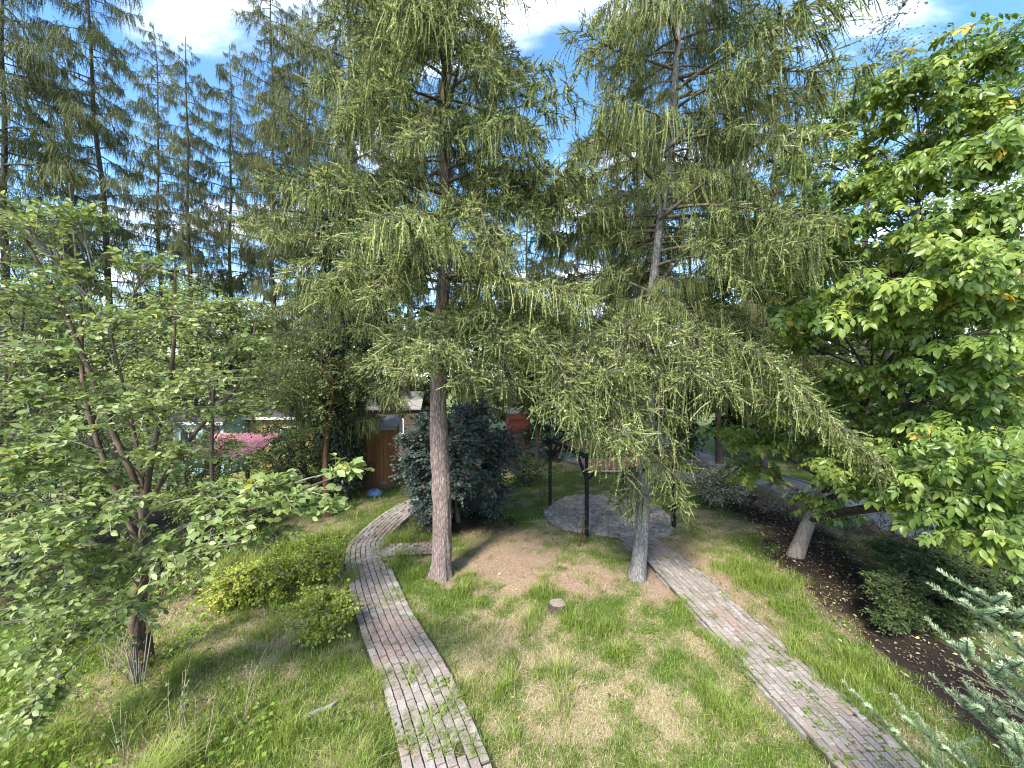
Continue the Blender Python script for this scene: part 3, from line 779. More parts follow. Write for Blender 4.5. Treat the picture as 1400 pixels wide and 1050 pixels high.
# the warm-barked larch beside the left path
def skip1(a, z, r):
    return (z < 5.6) or (6.6 < z < 7.3 and math.sin(a) < 0.2)
def ell1(a, z): return 1.0
larch1, lp1 = larch('larch_tree', 'tall larch with thick reddish brown trunk rising beside the dark smoke bush', B1, B1 + [0.15, 0.1, 0], 19, 0.215, 4.6, 2.75, 0.072, near_v, M['bark_warm'], 3, sides=40, skip=skip1)
for k, (pts, hang) in enumerate([
        ([P(606, 470, 7.5), P(570, 462, 6.8), P(520, 500, 5.9)], 0.25),
        ([P(606, 480, 7.5), P(590, 462, 6.7), P(560, 505, 5.6)], 0.25),
        ([P(608, 470, 7.5), P(625, 455, 6.6), P(640, 520, 5.5)], 0.25),
        ([P(608, 478, 7.5), P(660, 455, 6.7), P(710, 530, 5.7)], 0.3),
        ([P(610, 465, 7.5), P(690, 440, 6.9), P(780, 500, 6.0)], 0.3),
        ([P(612, 440, 7.5), P(700, 420, 7.4), P(790, 450, 7.2)], 0.4),
        ([P(606, 330, 7.5), P(510, 300, 7.1), P(400, 370, 6.5)], 0.35),
        ([P(606, 345, 7.5), P(530, 320, 6.7), P(440, 400, 5.9)], 0.35),
        ([P(606, 360, 7.5), P(550, 335, 6.6), P(510, 410, 5.8)], 0.4),
        ([P(606, 310, 7.5), P(540, 270, 7.0), P(455, 310, 6.6)], 0.5),
        ([P(612, 300, 7.5), P(680, 250, 6.8), P(745, 310, 6.1)], 0.4),
        ([P(612, 320, 7.5), P(650, 275, 6.6), P(670, 340, 5.8)], 0.4),
        ([P(612, 285, 7.5), P(700, 250, 7.2), P(790, 300, 7.0)], 0.5),
        ([P(612, 150, 7.5), P(640, 60, 6.6), P(680, 100, 6.0)], 0.4),
        ([P(608, 190, 7.5), P(540, 120, 6.6), P(470, 160, 6.0)], 0.5),
        ([P(606, 395, 7.5), P(560, 400, 7.6), P(500, 440, 7.6)], 0.6),
        ([P(608, 455, 7.5), P(610, 430, 6.5), P(600, 480, 5.4)], 0.3),
        ([P(608, 462, 7.5), P(575, 440, 6.6), P(545, 470, 6.0)], 0.3),
        ([P(610, 450, 7.5), P(650, 425, 6.6), P(690, 470, 5.6)], 0.3),
        ([P(610, 470, 7.5), P(720, 450, 6.3), P(800, 560, 5.5)], 0.3),
        ([P(610, 330, 7.5), P(590, 290, 6.6), P(560, 350, 5.9)], 0.4),
        ([P(610, 220, 7.5), P(600, 150, 6.6), P(570, 190, 5.9)], 0.5)]):
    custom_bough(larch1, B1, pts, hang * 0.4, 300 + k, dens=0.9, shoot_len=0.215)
dead_twigs(larch1, lp1, 2.4, 8, 16, 5, 0.2)

# the grey-barked larch beside the right path
def skip2(a, z, r): return z < 5.2
larch2, lp2 = larch('larch_tree', 'larch with slimmer grey trunk rising beside the straight brick path', B2, B2 + [1.2, 0.15, 0], 18, 0.15, 5.0, 2.6, 0.072, near_v + curtain_v[:2], M['bark_grey'], 8, sides=36, skip=skip2, ell=lambda a, z: 1.0 + 0.10 * math.cos(a))
for k, (pts, hang) in enumerate([
        ([P(884, 465, 7.4), P(810, 455, 6.4), P(760, 560, 5.7)], 0.3),
        ([P(884, 470, 7.4), P(840, 470, 6.4), P(800, 590, 5.6)], 0.3),
        ([P(884, 480, 7.4), P(820, 500, 6.3), P(870, 620, 5.4)], 0.25),
        ([P(884, 500, 7.4), P(900, 500, 6.5), P(900, 600, 5.7)], 0.5),
        ([P(890, 455, 7.4), P(1000, 462, 6.5), P(1110, 545, 5.9), P(1190, 625, 5.6)], 0.55),
        ([P(890, 465, 7.4), P(980, 455, 6.6), P(1060, 540, 6.0)], 0.65),
        ([P(890, 470, 7.4), P(950, 460, 6.4), P(990, 540, 5.8)], 0.6),
        ([P(892, 400, 7.4), P(950, 340, 6.6), P(1020, 385, 6.0)], 0.45),
        ([P(892, 440, 7.4), P(960, 420, 7.0), P(1040, 470, 6.8)], 0.6),
        ([P(878, 600, 7.4), P(880, 620, 6.9), P(850, 690, 6.6)], 0.35),
        ([P(878, 590, 7.4), P(905, 610, 6.8), P(935, 690, 6.5)], 0.35),
        ([P(884, 520, 7.4), P(840, 530, 6.3), P(835, 620, 5.7)], 0.3),
        ([P(890, 400, 7.4), P(830, 380, 7.0), P(770, 430, 6.7)], 0.6),
        ([P(884, 455, 7.4), P(860, 440, 6.4), P(840, 510, 5.5)], 0.3),
        ([P(886, 470, 7.4), P(920, 450, 6.5), P(950, 520, 5.8)], 0.5),
        ([P(890, 460, 7.4), P(1030, 480, 6.4), P(1100, 570, 5.7)], 0.4),
        ([P(900, 250, 7.4), P(820, 190, 7.0), P(750, 260, 6.8)], 0.7),
        ([P(905, 210, 7.4), P(1000, 130, 7.0), P(1090, 200, 6.7)], 0.75),
        ([P(900, 300, 7.4), P(990, 240, 6.8), P(1070, 300, 6.4)], 0.8)]):
    custom_bough(larch2, B2, pts, hang * 0.6, 340 + k, dens=0.9, shoot_len=0.225)
dead_twigs(larch2, lp2, 1.6, 7, 14, 9, 0.14)

# background larches
FARL = [(8, 12.5, 22, 'larch with a bare dark crooked limb behind the apple foliage, outermost of the row', 2.9),
        (158, 14.5, 23, 'tall larch with dense olive curtain of twigs along its dark trunk', 2.5),
        (224, 19.0, 21.0, 'slender thin larch with pale trunk between two thicker larches', 2.6),
        (312, 18.5, 19.4, 'narrow larch with its whole tip showing against the sky', 2.7),
        (376, 16.5, 22, 'larch with yellowish twigs standing next to the ivy-clad trunk', 2.4),
        (470, 12.2, 22, 'larch whose trunk is wrapped in dark ivy', 2.5),
        (540, 21.0, 20, 'distant larch filling the gap behind the reddish trunk', 2.6),
        (790, 19.0, 14.5, 'drooping grey green larch between the two big larches', 2.7),
        (985, 17.0, 17.0, 'larch half hidden behind the slimmer grey trunk', 2.6),
        (262, 15.5, 17, 'bushy shorter larch before the slender pale one', 2.0),
        (90, 19.5, 20, 'larch showing as a dim column behind the apple stems', 2.4),
        (425, 18.0, 21, 'larch leaning over the ochre hut beside the ivy', 2.5),
        (655, 15.5, 18, 'larch pressed close behind the reddish trunk', 2.4),
        (865, 14.5, 17, 'larch with low boughs behind the arbor', 2.5),
        (1045, 15.0, 16, 'larch at the lane edge between the grey trunk and the walnut', 2.5),
        (720, 23.0, 17, 'distant larch closing the view over the red hut', 2.8),
        (-160, 15.0, 20, 'larch rising over the leafy trees beside the allotment huts', 2.8)]
for k, (px, d, h, lab, cl) in enumerate(FARL):
    b_ = np.array([(px - 700) / FPX * d, d, 0.0])
    larch('larch_tree', lab, b_, b_ + [rng.normal(0, 0.25), rng.normal(0, 0.25), 0], h, 0.16 if d < 18 else 0.15, 2.6, cl * (0.78 if px < 400 else 0.95), 0.12 if px != 470 else 0.085, far_v if px != 470 else near_v[:3] + far_v[:2], M['bark_dark'], 40 + k, far=True, sides=12, group='larches at the back of the garden')

# ------------------------------------------------------------------ leaves
def leaf_tpl(wid=0.5, fold=0.18, curl=0.15, rich=True):
    """unit leaf along +X, normal +Z"""
    if not rich:
        v = np.array([[0, 0, 0], [0.5, wid / 2, 0.5 * wid * fold * 2], [1, 0, -curl], [0.5, -wid / 2, 0.5 * wid * fold * 2]])
        return v, np.array([[0, 2, 1], [0, 3, 2]])
    v = [(0, 0, 0)]
    for x, q in ((0.3, 0.86), (0.66, 0.9)):
        w_ = q * wid / 2; z = -curl * x * x
        v += [(x, w_, z + w_ * fold * 2), (x, 0, z), (x, -w_, z + w_ * fold * 2)]
    v.append((1, 0, -curl))
    return np.array(v, float), np.array([[0, 2, 1], [0, 3, 2], [1, 2, 5], [1, 5, 4], [2, 3, 6], [2, 6, 5], [4, 5, 7], [5, 6, 7]])

def frames(d, n):
    d = nrm(d); y = nrm(np.cross(n, d)); z = np.cross(d, y)
    return np.stack([d, y, z], -1)     # columns are the axes

def place(tpl, pos, Rm, sc):
    v, f = tpl
    V = np.einsum('nij,kj->nki', Rm * np.asarray(sc)[:, None, None], v) + pos[:, None]
    F = f[None] + (np.arange(len(pos)) * len(v))[:, None, None]
    return V.reshape(-1, 3), F.reshape(-1, f.shape[1])

def compound_tpl(nl, wid, seed, droop=0.35, cheap=False):
    """a pinnate leaf of total length about 1"""
    r = np.random.default_rng(seed)
    lt = leaf_tpl(wid, 0.14, 0.22, True)
    if cheap:
        h_ = wid / 2; lt = (np.array([[0, 0, 0], [0.34, h_, h_ * 0.28 - 0.03], [0.70, h_ * 0.75, h_ * 0.21 - 0.11], [1, 0, -0.22], [0.70, -h_ * 0.75, h_ * 0.21 - 0.11], [0.34, -h_, h_ * 0.28 - 0.03]]), np.array([[0, 3, 1], [1, 3, 2], [0, 5, 3], [5, 4, 3]]))
    pos, d, n, s = [], [], [], []
    for k in range(nl):
        if k == nl - 1: x, ang = 0.62, 0
        else:
            x = 0.18 + 0.44 * (k // 2) / max(1, (nl - 1) // 2 - 1 + 0.001) if nl > 3 else 0.35
            ang = R(58) * (1 if k % 2 else -1) + r.normal(0, 0.12)
        z = -droop * x * x
        pos.append((x, 0, z)); dd = np.array([math.cos(ang), math.sin(ang), -0.25 - 0.7 * droop * x + r.normal(0, 0.12)])
        d.append(dd); nn_ = np.array([0, 0, 1.0]) + r.normal(0, 0.18, 3); n.append(nn_)
        s.append(0.40 * r.uniform(0.85, 1.15) * (1.1 if k == nl - 1 else 0.8 + 0.25 * (k // 2) / 3))
    V, F = place(lt, np.array(pos), frames(np.array(d), np.array(n)), np.array(s))
    rx = np.array([0, 0.3, 0.64]); rv = np.array([[x, w_, -droop * x * x + 0.002] for x in rx for w_ in (-0.008, 0.008)])
    rf = np.array([[0, 2, 1], [1, 2, 3], [2, 4, 3], [3, 4, 5]]) + len(V)
    return np.vstack([V, rv]), np.vstack([F, rf])

# ------------------------------------------------------------------ broadleaved trees
def in_view(p):
    q = p - np.array([0, 0, CAM_H])
    return (q[:, 1] > 0.3) & (np.abs(q[:, 0]) < q[:, 1] * 1.36) & (np.abs(q[:, 2]) < q[:, 1] * 1.03)

def broad_tree(name, label, base, trunk_pts, r0, clumps, tpls, leaf_len, twigs, lpt, leaf_mat, bark, seed, group=None, singles=0, twig_mat=None,
               droop=0.3, twig_len=1.0, cat='tree', br0=0.3, sides=14, stems=(), leaf_gap=0.6, rtop=0.3, nrand=0.38, wood_every=1, bulk=None):
    r = np.random.default_rng(seed)
    base = np.asarray(base, float)
    root = thing(name, label, cat, tuple(base), group=group)
    tp = smooth_path(trunk_pts, 30) - base
    rad = r0 * (1 - (1 - rtop) * np.linspace(0, 1, 30)) * (1 + 0.3 * np.exp(-np.linspace(0, 8, 30)))
    m_ = MB(); v, q, cap = trunk_geo(tp, rad, sides, 0.05, seed); m_.add(v, q)
    m_.obj('trunk', bark, root)
    for sp_, sr in stems:
        spp = smooth_path(sp_, 20) - base
        m_ = MB(); m_.add(*tubes(spp[None], np.linspace(sr, sr * 0.3, 20)[None], 8)); m_.obj('stem', bark, root)
    single = []
    for cl_ in clumps:
        c_, cr_ = cl_[:2]; cden = cl_[2] if len(cl_) > 2 else 1.0
        c0 = np.asarray(c_, float) - base; cr_ = np.asarray(cr_, float) * np.ones(3)
        hd = np.linalg.norm(tp[:, :2] - c0[:2], axis=1)
        k = int(np.argmin(np.abs(tp[:, 2] - (c0[2] - 0.45 * hd)) + 0.25 * hd)); k = max(k, int(br0 * 29))
        s0 = tp[k]; Ld = np.linalg.norm(c0 - s0)
        ctrl = s0 * 0.5 + c0 * 0.5 + np.array([0, 0, 0.12 * Ld]) + r.normal(0, 0.06 * Ld, 3)
        bp = bez(s0, ctrl, c0, 9)
        wood = MB(); wood.add(*tubes(bp[None], np.linspace(max(0.010, min(0.05, rad[k] * 0.4)), 0.005, 9)[None], 5))
        nt_ = max(3, int(twigs * cden * r.uniform(0.8, 1.2)))
        t_ = r.uniform(max(0.45, 1 - 1.4 * cr_.max() / max(Ld, 0.01)), 1.0, nt_); st = samp(bp[None], t_[None])[0][0]
        dirs = r.normal(0, 1, (nt_, 3)); dirs = nrm(dirs) * (r.random((nt_, 1)) ** 0.4)
        en = c0 + dirs * cr_
        vec = en - st; ln = np.linalg.norm(vec, axis=1, keepdims=True)
        s6 = np.linspace(0, 1, 7)
        tw = st[:, None] + vec[:, None] * s6[None, :, None] + np.array([0, 0, 1.0]) * (ln * 0.10)[:, None] * (np.sin(s6 * math.pi) - droop * 0.6 * s6 ** 2)[None, :, None] + r.normal(0, 0.02, (nt_, 7, 3)) * s6[None, :, None]
        tws = tw[::wood_every, ::3]
        wood.add(*tubes(tws, np.linspace(0.007, 0.002, 3)[None] * np.ones((len(tws), 1)) * (1 + r0 * 2), 3))
        limb = wood.obj('limb', twig_mat or bark, root)
        lt_ = 1 - leaf_gap * (1 - np.linspace(0.02, 1, lpt))[None] * np.ones((nt_, 1)); lt_ = np.clip(lt_ + r.normal(0, 0.03, lt_.shape), 0, 1)
        pos, ax = samp(tw, lt_); 
        al = np.where(np.arange(lpt) % 2, 1, -1)[None, :, None] * np.ones((nt_, 1, 1))
        pos = pos.reshape(-1, 3); ax = ax.reshape(-1, 3); al = al.reshape(-1, 1)
        N = len(pos)
        sdv = nrm(np.cross(ax, np.array([0, 0, 1.0])) + 1e-6)
        d = nrm(ax * r.uniform(0.3, 0.9, (N, 1)) + sdv * al * r.uniform(0.4, 1.0, (N, 1)) + r.normal(0, 0.28, (N, 3)) - np.array([0, 0, 1.0]) * droop * r.uniform(0.2, 1.3, (N, 1)))
        nn_ = np.array([-0.15, -0.2, 1.0]) + r.normal(0, nrand, (N, 3))
        Rm = frames(d, nn_); sc = leaf_len * r.uniform(0.5, 1.25, N)
        var = np.clip(r.beta(1.8, 1.8, N) * 0.85 + 0.2 * r.random() - 0.03, 0, 0.97)
        var = np.where(r.random(N) < 0.006, 1.0, var)
        which = r.integers(0, len(tpls), N)
        single.append((limb, pos, Rm, sc, var, which))
    # the leaves that show largest become parts of their own
    taken = [np.zeros(len(s_[1]), bool) for s_ in single]
    if singles:
        allp = np.concatenate([s_[1] for s_ in single]) + base
        dist = np.linalg.norm(allp - np.array([0, 0, CAM_H]), axis=1)
        alls = np.concatenate([s_[3] for s_ in single])
        dist = np.where(in_view(allp), dist / alls, 1e9)
        order = np.argsort(dist)[:singles]
        flag = np.zeros(len(allp), bool); flag[order[dist[order] < 1e8]] = True
        o0 = 0
        for k, s_ in enumerate(single):
            taken[k] = flag[o0:o0 + len(s_[1])]; o0 += len(s_[1])
        vs = (0.15, 0.35, 0.5, 0.65, 0.85, 1.0)
        protos = []
        for v_, f_ in tpls:
            row = []
            for vv in vs:
                mm = MB(); mm.add(v_, f_, vv); row.append(mm.mesh('leaf', leaf_mat))
            protos.append(row)
    for k, (limb, pos, Rm, sc, var, which) in enumerate(single):
        fol = MB()
        for w_ in range(len(tpls)):
            s_ = (which == w_) & ~taken[k]
            if s_.any():
                tb = (bulk or tpls)[w_]
                V, F = place(tb, pos[s_], Rm[s_], sc[s_])
                fol.add(V, F, np.repeat(var[s_], len(tb[1])))
        if fol.n:
            fo = fol.obj('foliage', leaf_mat, limb); fo['kind'] = 'stuff'
        for i in np.nonzero(taken[k])[0]:
            ob = link('leaf', protos[which[i]][int(np.argmin(np.abs(np.array(vs) - var[i])))], root)
            mt = np.eye(4); mt[:3, :3] = Rm[i] * sc[i]; mt[:3, 3] = pos[i]
            ob.matrix_local = Matrix(mt.tolist())
    return root

def shell_clumps(c, rad, n, cr, seed, flat=0.6, zmin=None, inner=0.35):
    r = np.random.default_rng(seed)
    out = []
    k = 0
    while len(out) < n and k < 2000:
        k += 1
        d = nrm(r.normal(0, 1, 3)); p_ = np.asarray(c) + d * np.asarray(rad) * (inner + (1 - inner) * r.random() ** 0.5)
        if zmin is not None and p_[2] < zmin: continue
        if any(np.linalg.norm((p_ - q[0]) / (cr * 0.75)) < 1 for q in out) and k < 1500: continue
        s = cr * r.uniform(0.75, 1.25)
        out.append((p_, (s, s, s * flat)))
    return out

simple = leaf_tpl(0.6, 0.15, 0.1, False)
rich1, rich2 = leaf_tpl(0.56, 0.16, 0.15), leaf_tpl(0.62, 0.10, 0.05)
WB = G(1086, 758)
walnut_tp = [compound_tpl(7, 0.52, 1), compound_tpl(7, 0.48, 2, 0.5), compound_tpl(5, 0.55, 3, 0.45)]
wc = shell_clumps((8.2, 7.4, 5.4), (2.9, 2.9, 3.2), 42, 1.0, 5, 0.5, 2.4)
for px, py, d in ((1100, 420, 6.6), (1180, 420, 5.8), (1230, 380, 5.4), (1330, 350, 4.9), (1170, 300, 6.4), (1250, 240, 5.9), (1340, 200, 5.4), (1100, 520, 7.6), (1000, 590, 9.0), (1060, 600, 8.6), (1130, 690, 8.0),
                  (1290, 480, 5.6), (1380, 460, 5.0), (1350, 600, 4.8), (1300, 640, 5.2), (1390, 690, 4.6), (1260, 560, 6.4), (1200, 600, 7.0), (1240, 120, 6.8), (1320, 90, 6.6), (1180, 180, 7.2), (1390, 120, 6.0), (1110, 340, 7.4), (1370, 560, 5.6), (1130, 630, 7.2), (1070, 560, 8.0), (1160, 520, 7.0), (1090, 450, 7.8), (1060, 380, 8.2), (1140, 560, 7.4), (1180, 660, 7.0), (1210, 500, 6.4), (1330, 520, 5.4), (1230, 660, 6.4), (1150, 250, 7.8), (1080, 290, 8.4), (1290, 300, 5.6), (1030, 640, 9.2), (1240, 440, 6.0), (1390, 380, 5.0), (1390, 260, 5.2), (1320, 420, 5.6), (1300, 150, 6.4), (1030, 500, 9.0), (1110, 600, 8.6), (1200, 230, 6.8), (1130, 160, 8.0), (1100, 220, 8.2), (1250, 95, 6.4), (1160, 130, 7.6), (1375, 70, 6.2), (1310, 60, 6.8), (1395, 180, 5.4), (1070, 330, 8.6), (1385, 735, 4.4), (1340, 700, 4.8), (1285, 690, 5.3), (1395, 640, 4.4), (1240, 620, 5.8)):
    wc.append((P(px, py, d), (0.75, 0.75, 0.36)))
walnut = broad_tree('walnut_tree', 'leaning pale trunk walnut tree with large glossy drooping leaves', WB, [WB + [0, 0, -0.1], WB + [0.5, 0.0, 1.2], WB + [1.3, -0.2, 3.2], WB + [1.9, -0.4, 5.5], WB + [2.1, -0.5, 9.0]], 0.135, wc, walnut_tp, 0.315, 14, 7, M['walnut'], M['bark_walnut'], 21, singles=290, bulk=[compound_tpl(7, 0.52, 1, cheap=True), compound_tpl(7, 0.48, 2, 0.5, cheap=True), compound_tpl(5, 0.55, 3, 0.45, cheap=True)], wood_every=2, twig_mat=M['bark_dark'], droop=0.55, br0=0.18, rtop=0.2)

# apple tree in the left foreground
AB = G(183, 925)
def L_(px, py, d, r=0.5, fl=0.5, den=1.0): return (P(px, py, d), (r, r, r * fl), den)
ac = [L_(330, 715, 3.3, 0.42, 0.45, 1.1), L_(415, 680, 3.0, 0.3, 0.35, 0.9), L_(480, 640, 2.9, 0.15, 0.5, 0.4), L_(455, 690, 3.0, 0.18, 0.3, 0.45), L_(370, 665, 3.2, 0.3, 0.4, 0.7), L_(300, 680, 3.4, 0.35, 0.5, 0.9), L_(250, 760, 3.5, 0.5), L_(150, 700, 3.4, 0.5), L_(60, 760, 3.4, 0.55), L_(110, 800, 3.6, 0.55), L_(40, 850, 3.7, 0.5), L_(170, 840, 4.2, 0.5), L_(20, 640, 3.3, 0.5), L_(60, 600, 3.4, 0.5), L_(20, 740, 3.0, 0.45), L_(60, 900, 3.8, 0.45), L_(40, 980, 3.6, 0.3), L_(380, 735, 3.5, 0.3, 0.4, 0.4), L_(180, 760, 3.8, 0.5), L_(-40, 700, 3.4, 0.6),
      L_(200, 560, 4.4, 0.6), L_(120, 540, 4.4, 0.6), L_(280, 520, 4.6, 0.6), L_(330, 560, 5.0, 0.5), L_(60, 480, 4.2, 0.6), L_(160, 440, 4.6, 0.65), L_(260, 430, 4.8, 0.6), L_(340, 470, 5.2, 0.5), L_(20, 400, 4.4, 0.6), L_(100, 380, 5.0, 0.6), L_(200, 360, 5.2, 0.5), L_(320, 420, 5.6, 0.5), L_(240, 620, 4.6, 0.5), L_(110, 650, 4.4, 0.5), L_(20, 540, 4.0, 0.5), L_(30, 300, 4.8, 0.6), L_(110, 290, 5.0, 0.4)]
apple_stems = [([AB + [0, 0.1, 0.3], P(195, 700, 5.2), P(150, 580, 5.1), P(90, 430, 5.0), P(30, 320, 4.9)], 0.05),
               ([AB + [0, 0, 0.6], P(205, 640, 5.2), P(235, 500, 5.3), P(240, 360, 5.4)], 0.045),
               ([P(195, 700, 5.2), P(260, 600, 5.0), P(330, 520, 5.2), P(350, 440, 5.4)], 0.035),
               ([P(190, 750, 5.1), P(120, 560, 5.0), P(110, 420, 5.2), P(95, 250, 5.4)], 0.035),
               ([P(180, 820, 4.9), P(240, 740, 4.0), P(360, 690, 3.3), P(490, 640, 2.9)], 0.022)]
broad_tree('apple_tree', 'apple tree with grey stems and pale round leaves reaching over the rough grass', AB, [AB + [0, 0, -0.1], AB + [0.02, 0.02, 0.6], P(194, 760, 5.15), P(197, 690, 5.2), P(185, 600, 5.2), P(150, 450, 5.2)], 0.052, ac, [rich1, rich2], 0.074, 40, 11, M['apple'], M['bark_apple'], 31, singles=300, twig_mat=M['twig_grey'], droop=0.1, stems=apple_stems, br0=0.3, rtop=0.3, nrand=0.75)
# trees behind it
def auto_tree(name, label, base, h, rad, n, cr, leaf_mat, bark, seed, leaf=0.1, twigs=24, lpt=8, tpl=None, r0=0.12, zlow=0.25, group=None, flat=0.7, **kw):
    base = np.asarray(base, float)
    r = np.random.default_rng(seed)
    cz = h * (0.5 + zlow / 2)
    cl = shell_clumps(base + [0, 0, cz], (rad, rad, h * (1 - zlow) / 2), n, cr, seed, flat)
    tp = [base + [0, 0, -0.1], base + [r.normal(0, 0.1), r.normal(0, 0.1), h * 0.3], base + [r.normal(0, 0.2), r.normal(0, 0.2), h * 0.65], base + [0, 0, h * 0.8]]
    return broad_tree(name, label, base, tp, r0, cl, tpl or [simple], leaf, twigs, lpt, leaf_mat, bark, seed, group=group, rtop=0.12, **{'wood_every': 4, **kw})
def D(px, d): return np.array([(px - 700) / FPX * d, d, 0.0])
auto_tree('fruit_tree', 'small fruit tree with a thick brown stem beside the lattice panel', G(450, 703), 5.4, 1.35, 26, 0.6, M['midgreen'], M['bark_red'], 51, leaf=0.075, twigs=26, r0=0.10, zlow=0.42)
auto_tree('elder_tree', 'dense dark green elder overhanging the wooden shed roof', D(415, 13.2), 5.6, 1.7, 34, 0.75, M['midgreen'], M['bark_dark'], 52, leaf=0.10, twigs=30, zlow=0.2)
auto_tree('plum_tree', 'light leafed plum tree between the apple tree and the huts', D(290, 9.0), 6.2, 1.9, 34, 0.75, M['apple'], M['bark_dark'], 53, leaf=0.075, twigs=30, zlow=0.28, r0=0.06, nrand=0.7)
auto_tree('hazel_tree', 'multi-clumped hazel standing behind the apple tree stems', D(120, 9.0), 6.4, 2.2, 40, 0.75, M['apple'], M['twig_grey'], 54, leaf=0.085, twigs=24, nrand=0.7, r0=0.05, zlow=0.12)
auto_tree('hornbeam_tree', 'tall hornbeam with dense olive foliage at the garden edge', D(15, 8.2), 8.2, 1.8, 46, 0.7, M['midgreen'], M['bark_dark'], 55, leaf=0.09, twigs=26, nrand=0.7, r0=0.06, zlow=0.1)
auto_tree('shrub', 'tangled dark shrub filling the shade behind the apple trunk', D(60, 7.0), 2.6, 1.7, 24, 0.7, M['dark'], M['bark_dark'], 56, leaf=0.10, twigs=22, zlow=0.05, cat='shrub', r0=0.05)
auto_tree('shrub', 'leafy green shrub in front of the pink roof', D(330, 10.5), 1.75, 1.5, 24, 0.55, M['midgreen'], M['bark_dark'], 57, leaf=0.08, twigs=24, zlow=0.05, cat='shrub', r0=0.05)
auto_tree('shrub', 'bushy green shrub between the pink roof and the lattice panel', D(425, 12.2), 2.0, 1.0, 18, 0.5, M['midgreen'], M['bark_dark'], 58, leaf=0.08, twigs=24, zlow=0.05, cat='shrub', r0=0.05)
auto_tree('shrub', 'loose grey green shrub before the teal hut', D(270, 11.5), 2.4, 1.1, 22, 0.5, M['apple'], M['bark_dark'], 59, leaf=0.075, twigs=24, zlow=0.05, cat='shrub', r0=0.04)
auto_tree('shrub', 'upright green shrub hiding the ochre hut wall', D(385, 13.5), 2.3, 1.0, 22, 0.5, M['midgreen'], M['bark_dark'], 60, leaf=0.085, twigs=24, zlow=0.05, cat='shrub', r0=0.04)
auto_tree('shrub', 'pale leafy shrub covering the teal hut window', D(265, 10.0), 2.2, 0.85, 20, 0.42, M['apple'], M['bark_dark'], 66, leaf=0.07, twigs=22, zlow=0.05, cat='shrub', r0=0.04)
auto_tree('shrub', 'leafy shrub growing between the canopy and the brown stemmed fruit tree', D(395, 11.2), 2.3, 0.75, 20, 0.42, M['midgreen'], M['bark_dark'], 67, leaf=0.07, twigs=22, zlow=0.05, cat='shrub', r0=0.04)
# smoke bush
SB = G(627, 712)
auto_tree('smoke_bush', 'big rounded smoke bush with dark blue green leaves and faded plumes', SB, 3.3, 1.6, 60, 0.5, M['smoke'], M['bark_dark'], 61, leaf=0.085, twigs=60, lpt=12, tpl=[leaf_tpl(0.8, 0.1, 0.05, False)], zlow=0.02, cat='shrub', r0=0.06, droop=0.1, flat=0.8)
mbp = MB(); r = np.random.default_rng(62)
sbo = bpy.data.objects['smoke_bush']
for k in range(34):
    a_ = r.uniform(R(190), R(370)); z = r.uniform(0.7, 3.0); rr = 1.55 * math.sqrt(max(0.08, 1 - ((z - 1.6) / 1.65) ** 2))
    c_ = np.array([math.cos(a_) * rr, math.sin(a_) * rr, z])
    n = 90
    p_ = c_ + r.normal(0, 0.06, (n, 3)); d = r.normal(0, 1, (n, 3)); d = nrm(d) * r.uniform(0.03, 0.07, (n, 1)); s = nrm(np.cross(d, r.normal(0, 1, (n, 3)))) * 0.0025
    m_ = MB(); m_.add(np.stack([p_ - s, p_ + s, p_ + d], 1).reshape(-1, 3), np.arange(3 * n).reshape(-1, 3), r.random(n))
    m_.obj('plume', M['plume'], sbo)
# other shrubs
auto_tree('shrub', 'small round evergreen shrub beside the smoke bush', G(716, 662), 1.05, 0.62, 20, 0.34, M['dark'], M['bark_dark'], 63, leaf=0.07, twigs=22, zlow=0.02, cat='shrub', r0=0.03)
auto_tree('laurel_bush', 'glossy laurel next to the red slatted hut', D(752, 18.5), 2.3, 1.5, 26, 0.6, M['dark'], M['bark_dark'], 64, leaf=0.13, twigs=22, zlow=0.02, cat='shrub', r0=0.05)
auto_tree('shrub', 'cream variegated shrub at the foot of the walnut shade', G(985, 693), 1.25, 0.68, 24, 0.36, M['varieg'], M['bark_dark'], 65, leaf=0.055, twigs=26, lpt=9, zlow=0.02, cat='shrub', r0=0.03)
for k, (px, py, h, rd, lab) in enumerate([(440, 866, 0.62, 0.44, 'bright lime yellow spirea bush pressed against the curving path'), (432, 796, 0.68, 0.46, 'lime spirea bush behind the brightest one, by the path bend'),
                                          (370, 818, 0.70, 0.44, 'lime spirea bush with a brown gap at its base'), (318, 828, 0.6, 0.38, 'thin spirea bush turning orange, farthest from the path')]):
    auto_tree('spirea_bush', lab, G(px, py), h, rd, 26, 0.24, M['lime'], M['straw_stem'], 70 + k, leaf=0.048, twigs=18, lpt=10, tpl=[leaf_tpl(0.75, 0.1, 0.05, False)], zlow=0.12, cat='shrub', r0=0.02, group='spirea bushes by the path')
# yew hedge block
yc = []
r = np.random.default_rng(77)
for k in range(330):
    x = r.uniform(5.45, 9.3); y = r.uniform(5.75, 7.3); z = r.uniform(0.12, 0.85)
    if r.random() < 0.6: z = 0.8 + r.normal(0, 0.05)
    elif r.random() < 0.6: y = 5.8 + r.normal(0, 0.06)
    if x < 0.95 * y: continue
    yc.append((np.array([x, y, z]), (0.22, 0.22, 0.13)))
broad_tree('yew_hedge', 'low clipped dark yew hedge above the bare soil', (7.2, 6.5, 0), [(7.2, 6.5, -0.05), (7.2, 6.5, 0.3), (7.25, 6.5, 0.6)], 0.05, yc, [leaf_tpl(0.32, 0.05, 0.05, False)], 0.06, 22, 12, M['yew'], M['bark_dark'], 78, cat='hedge', droop=0.05, br0=0.1, wood_every=6, nrand=0.6)
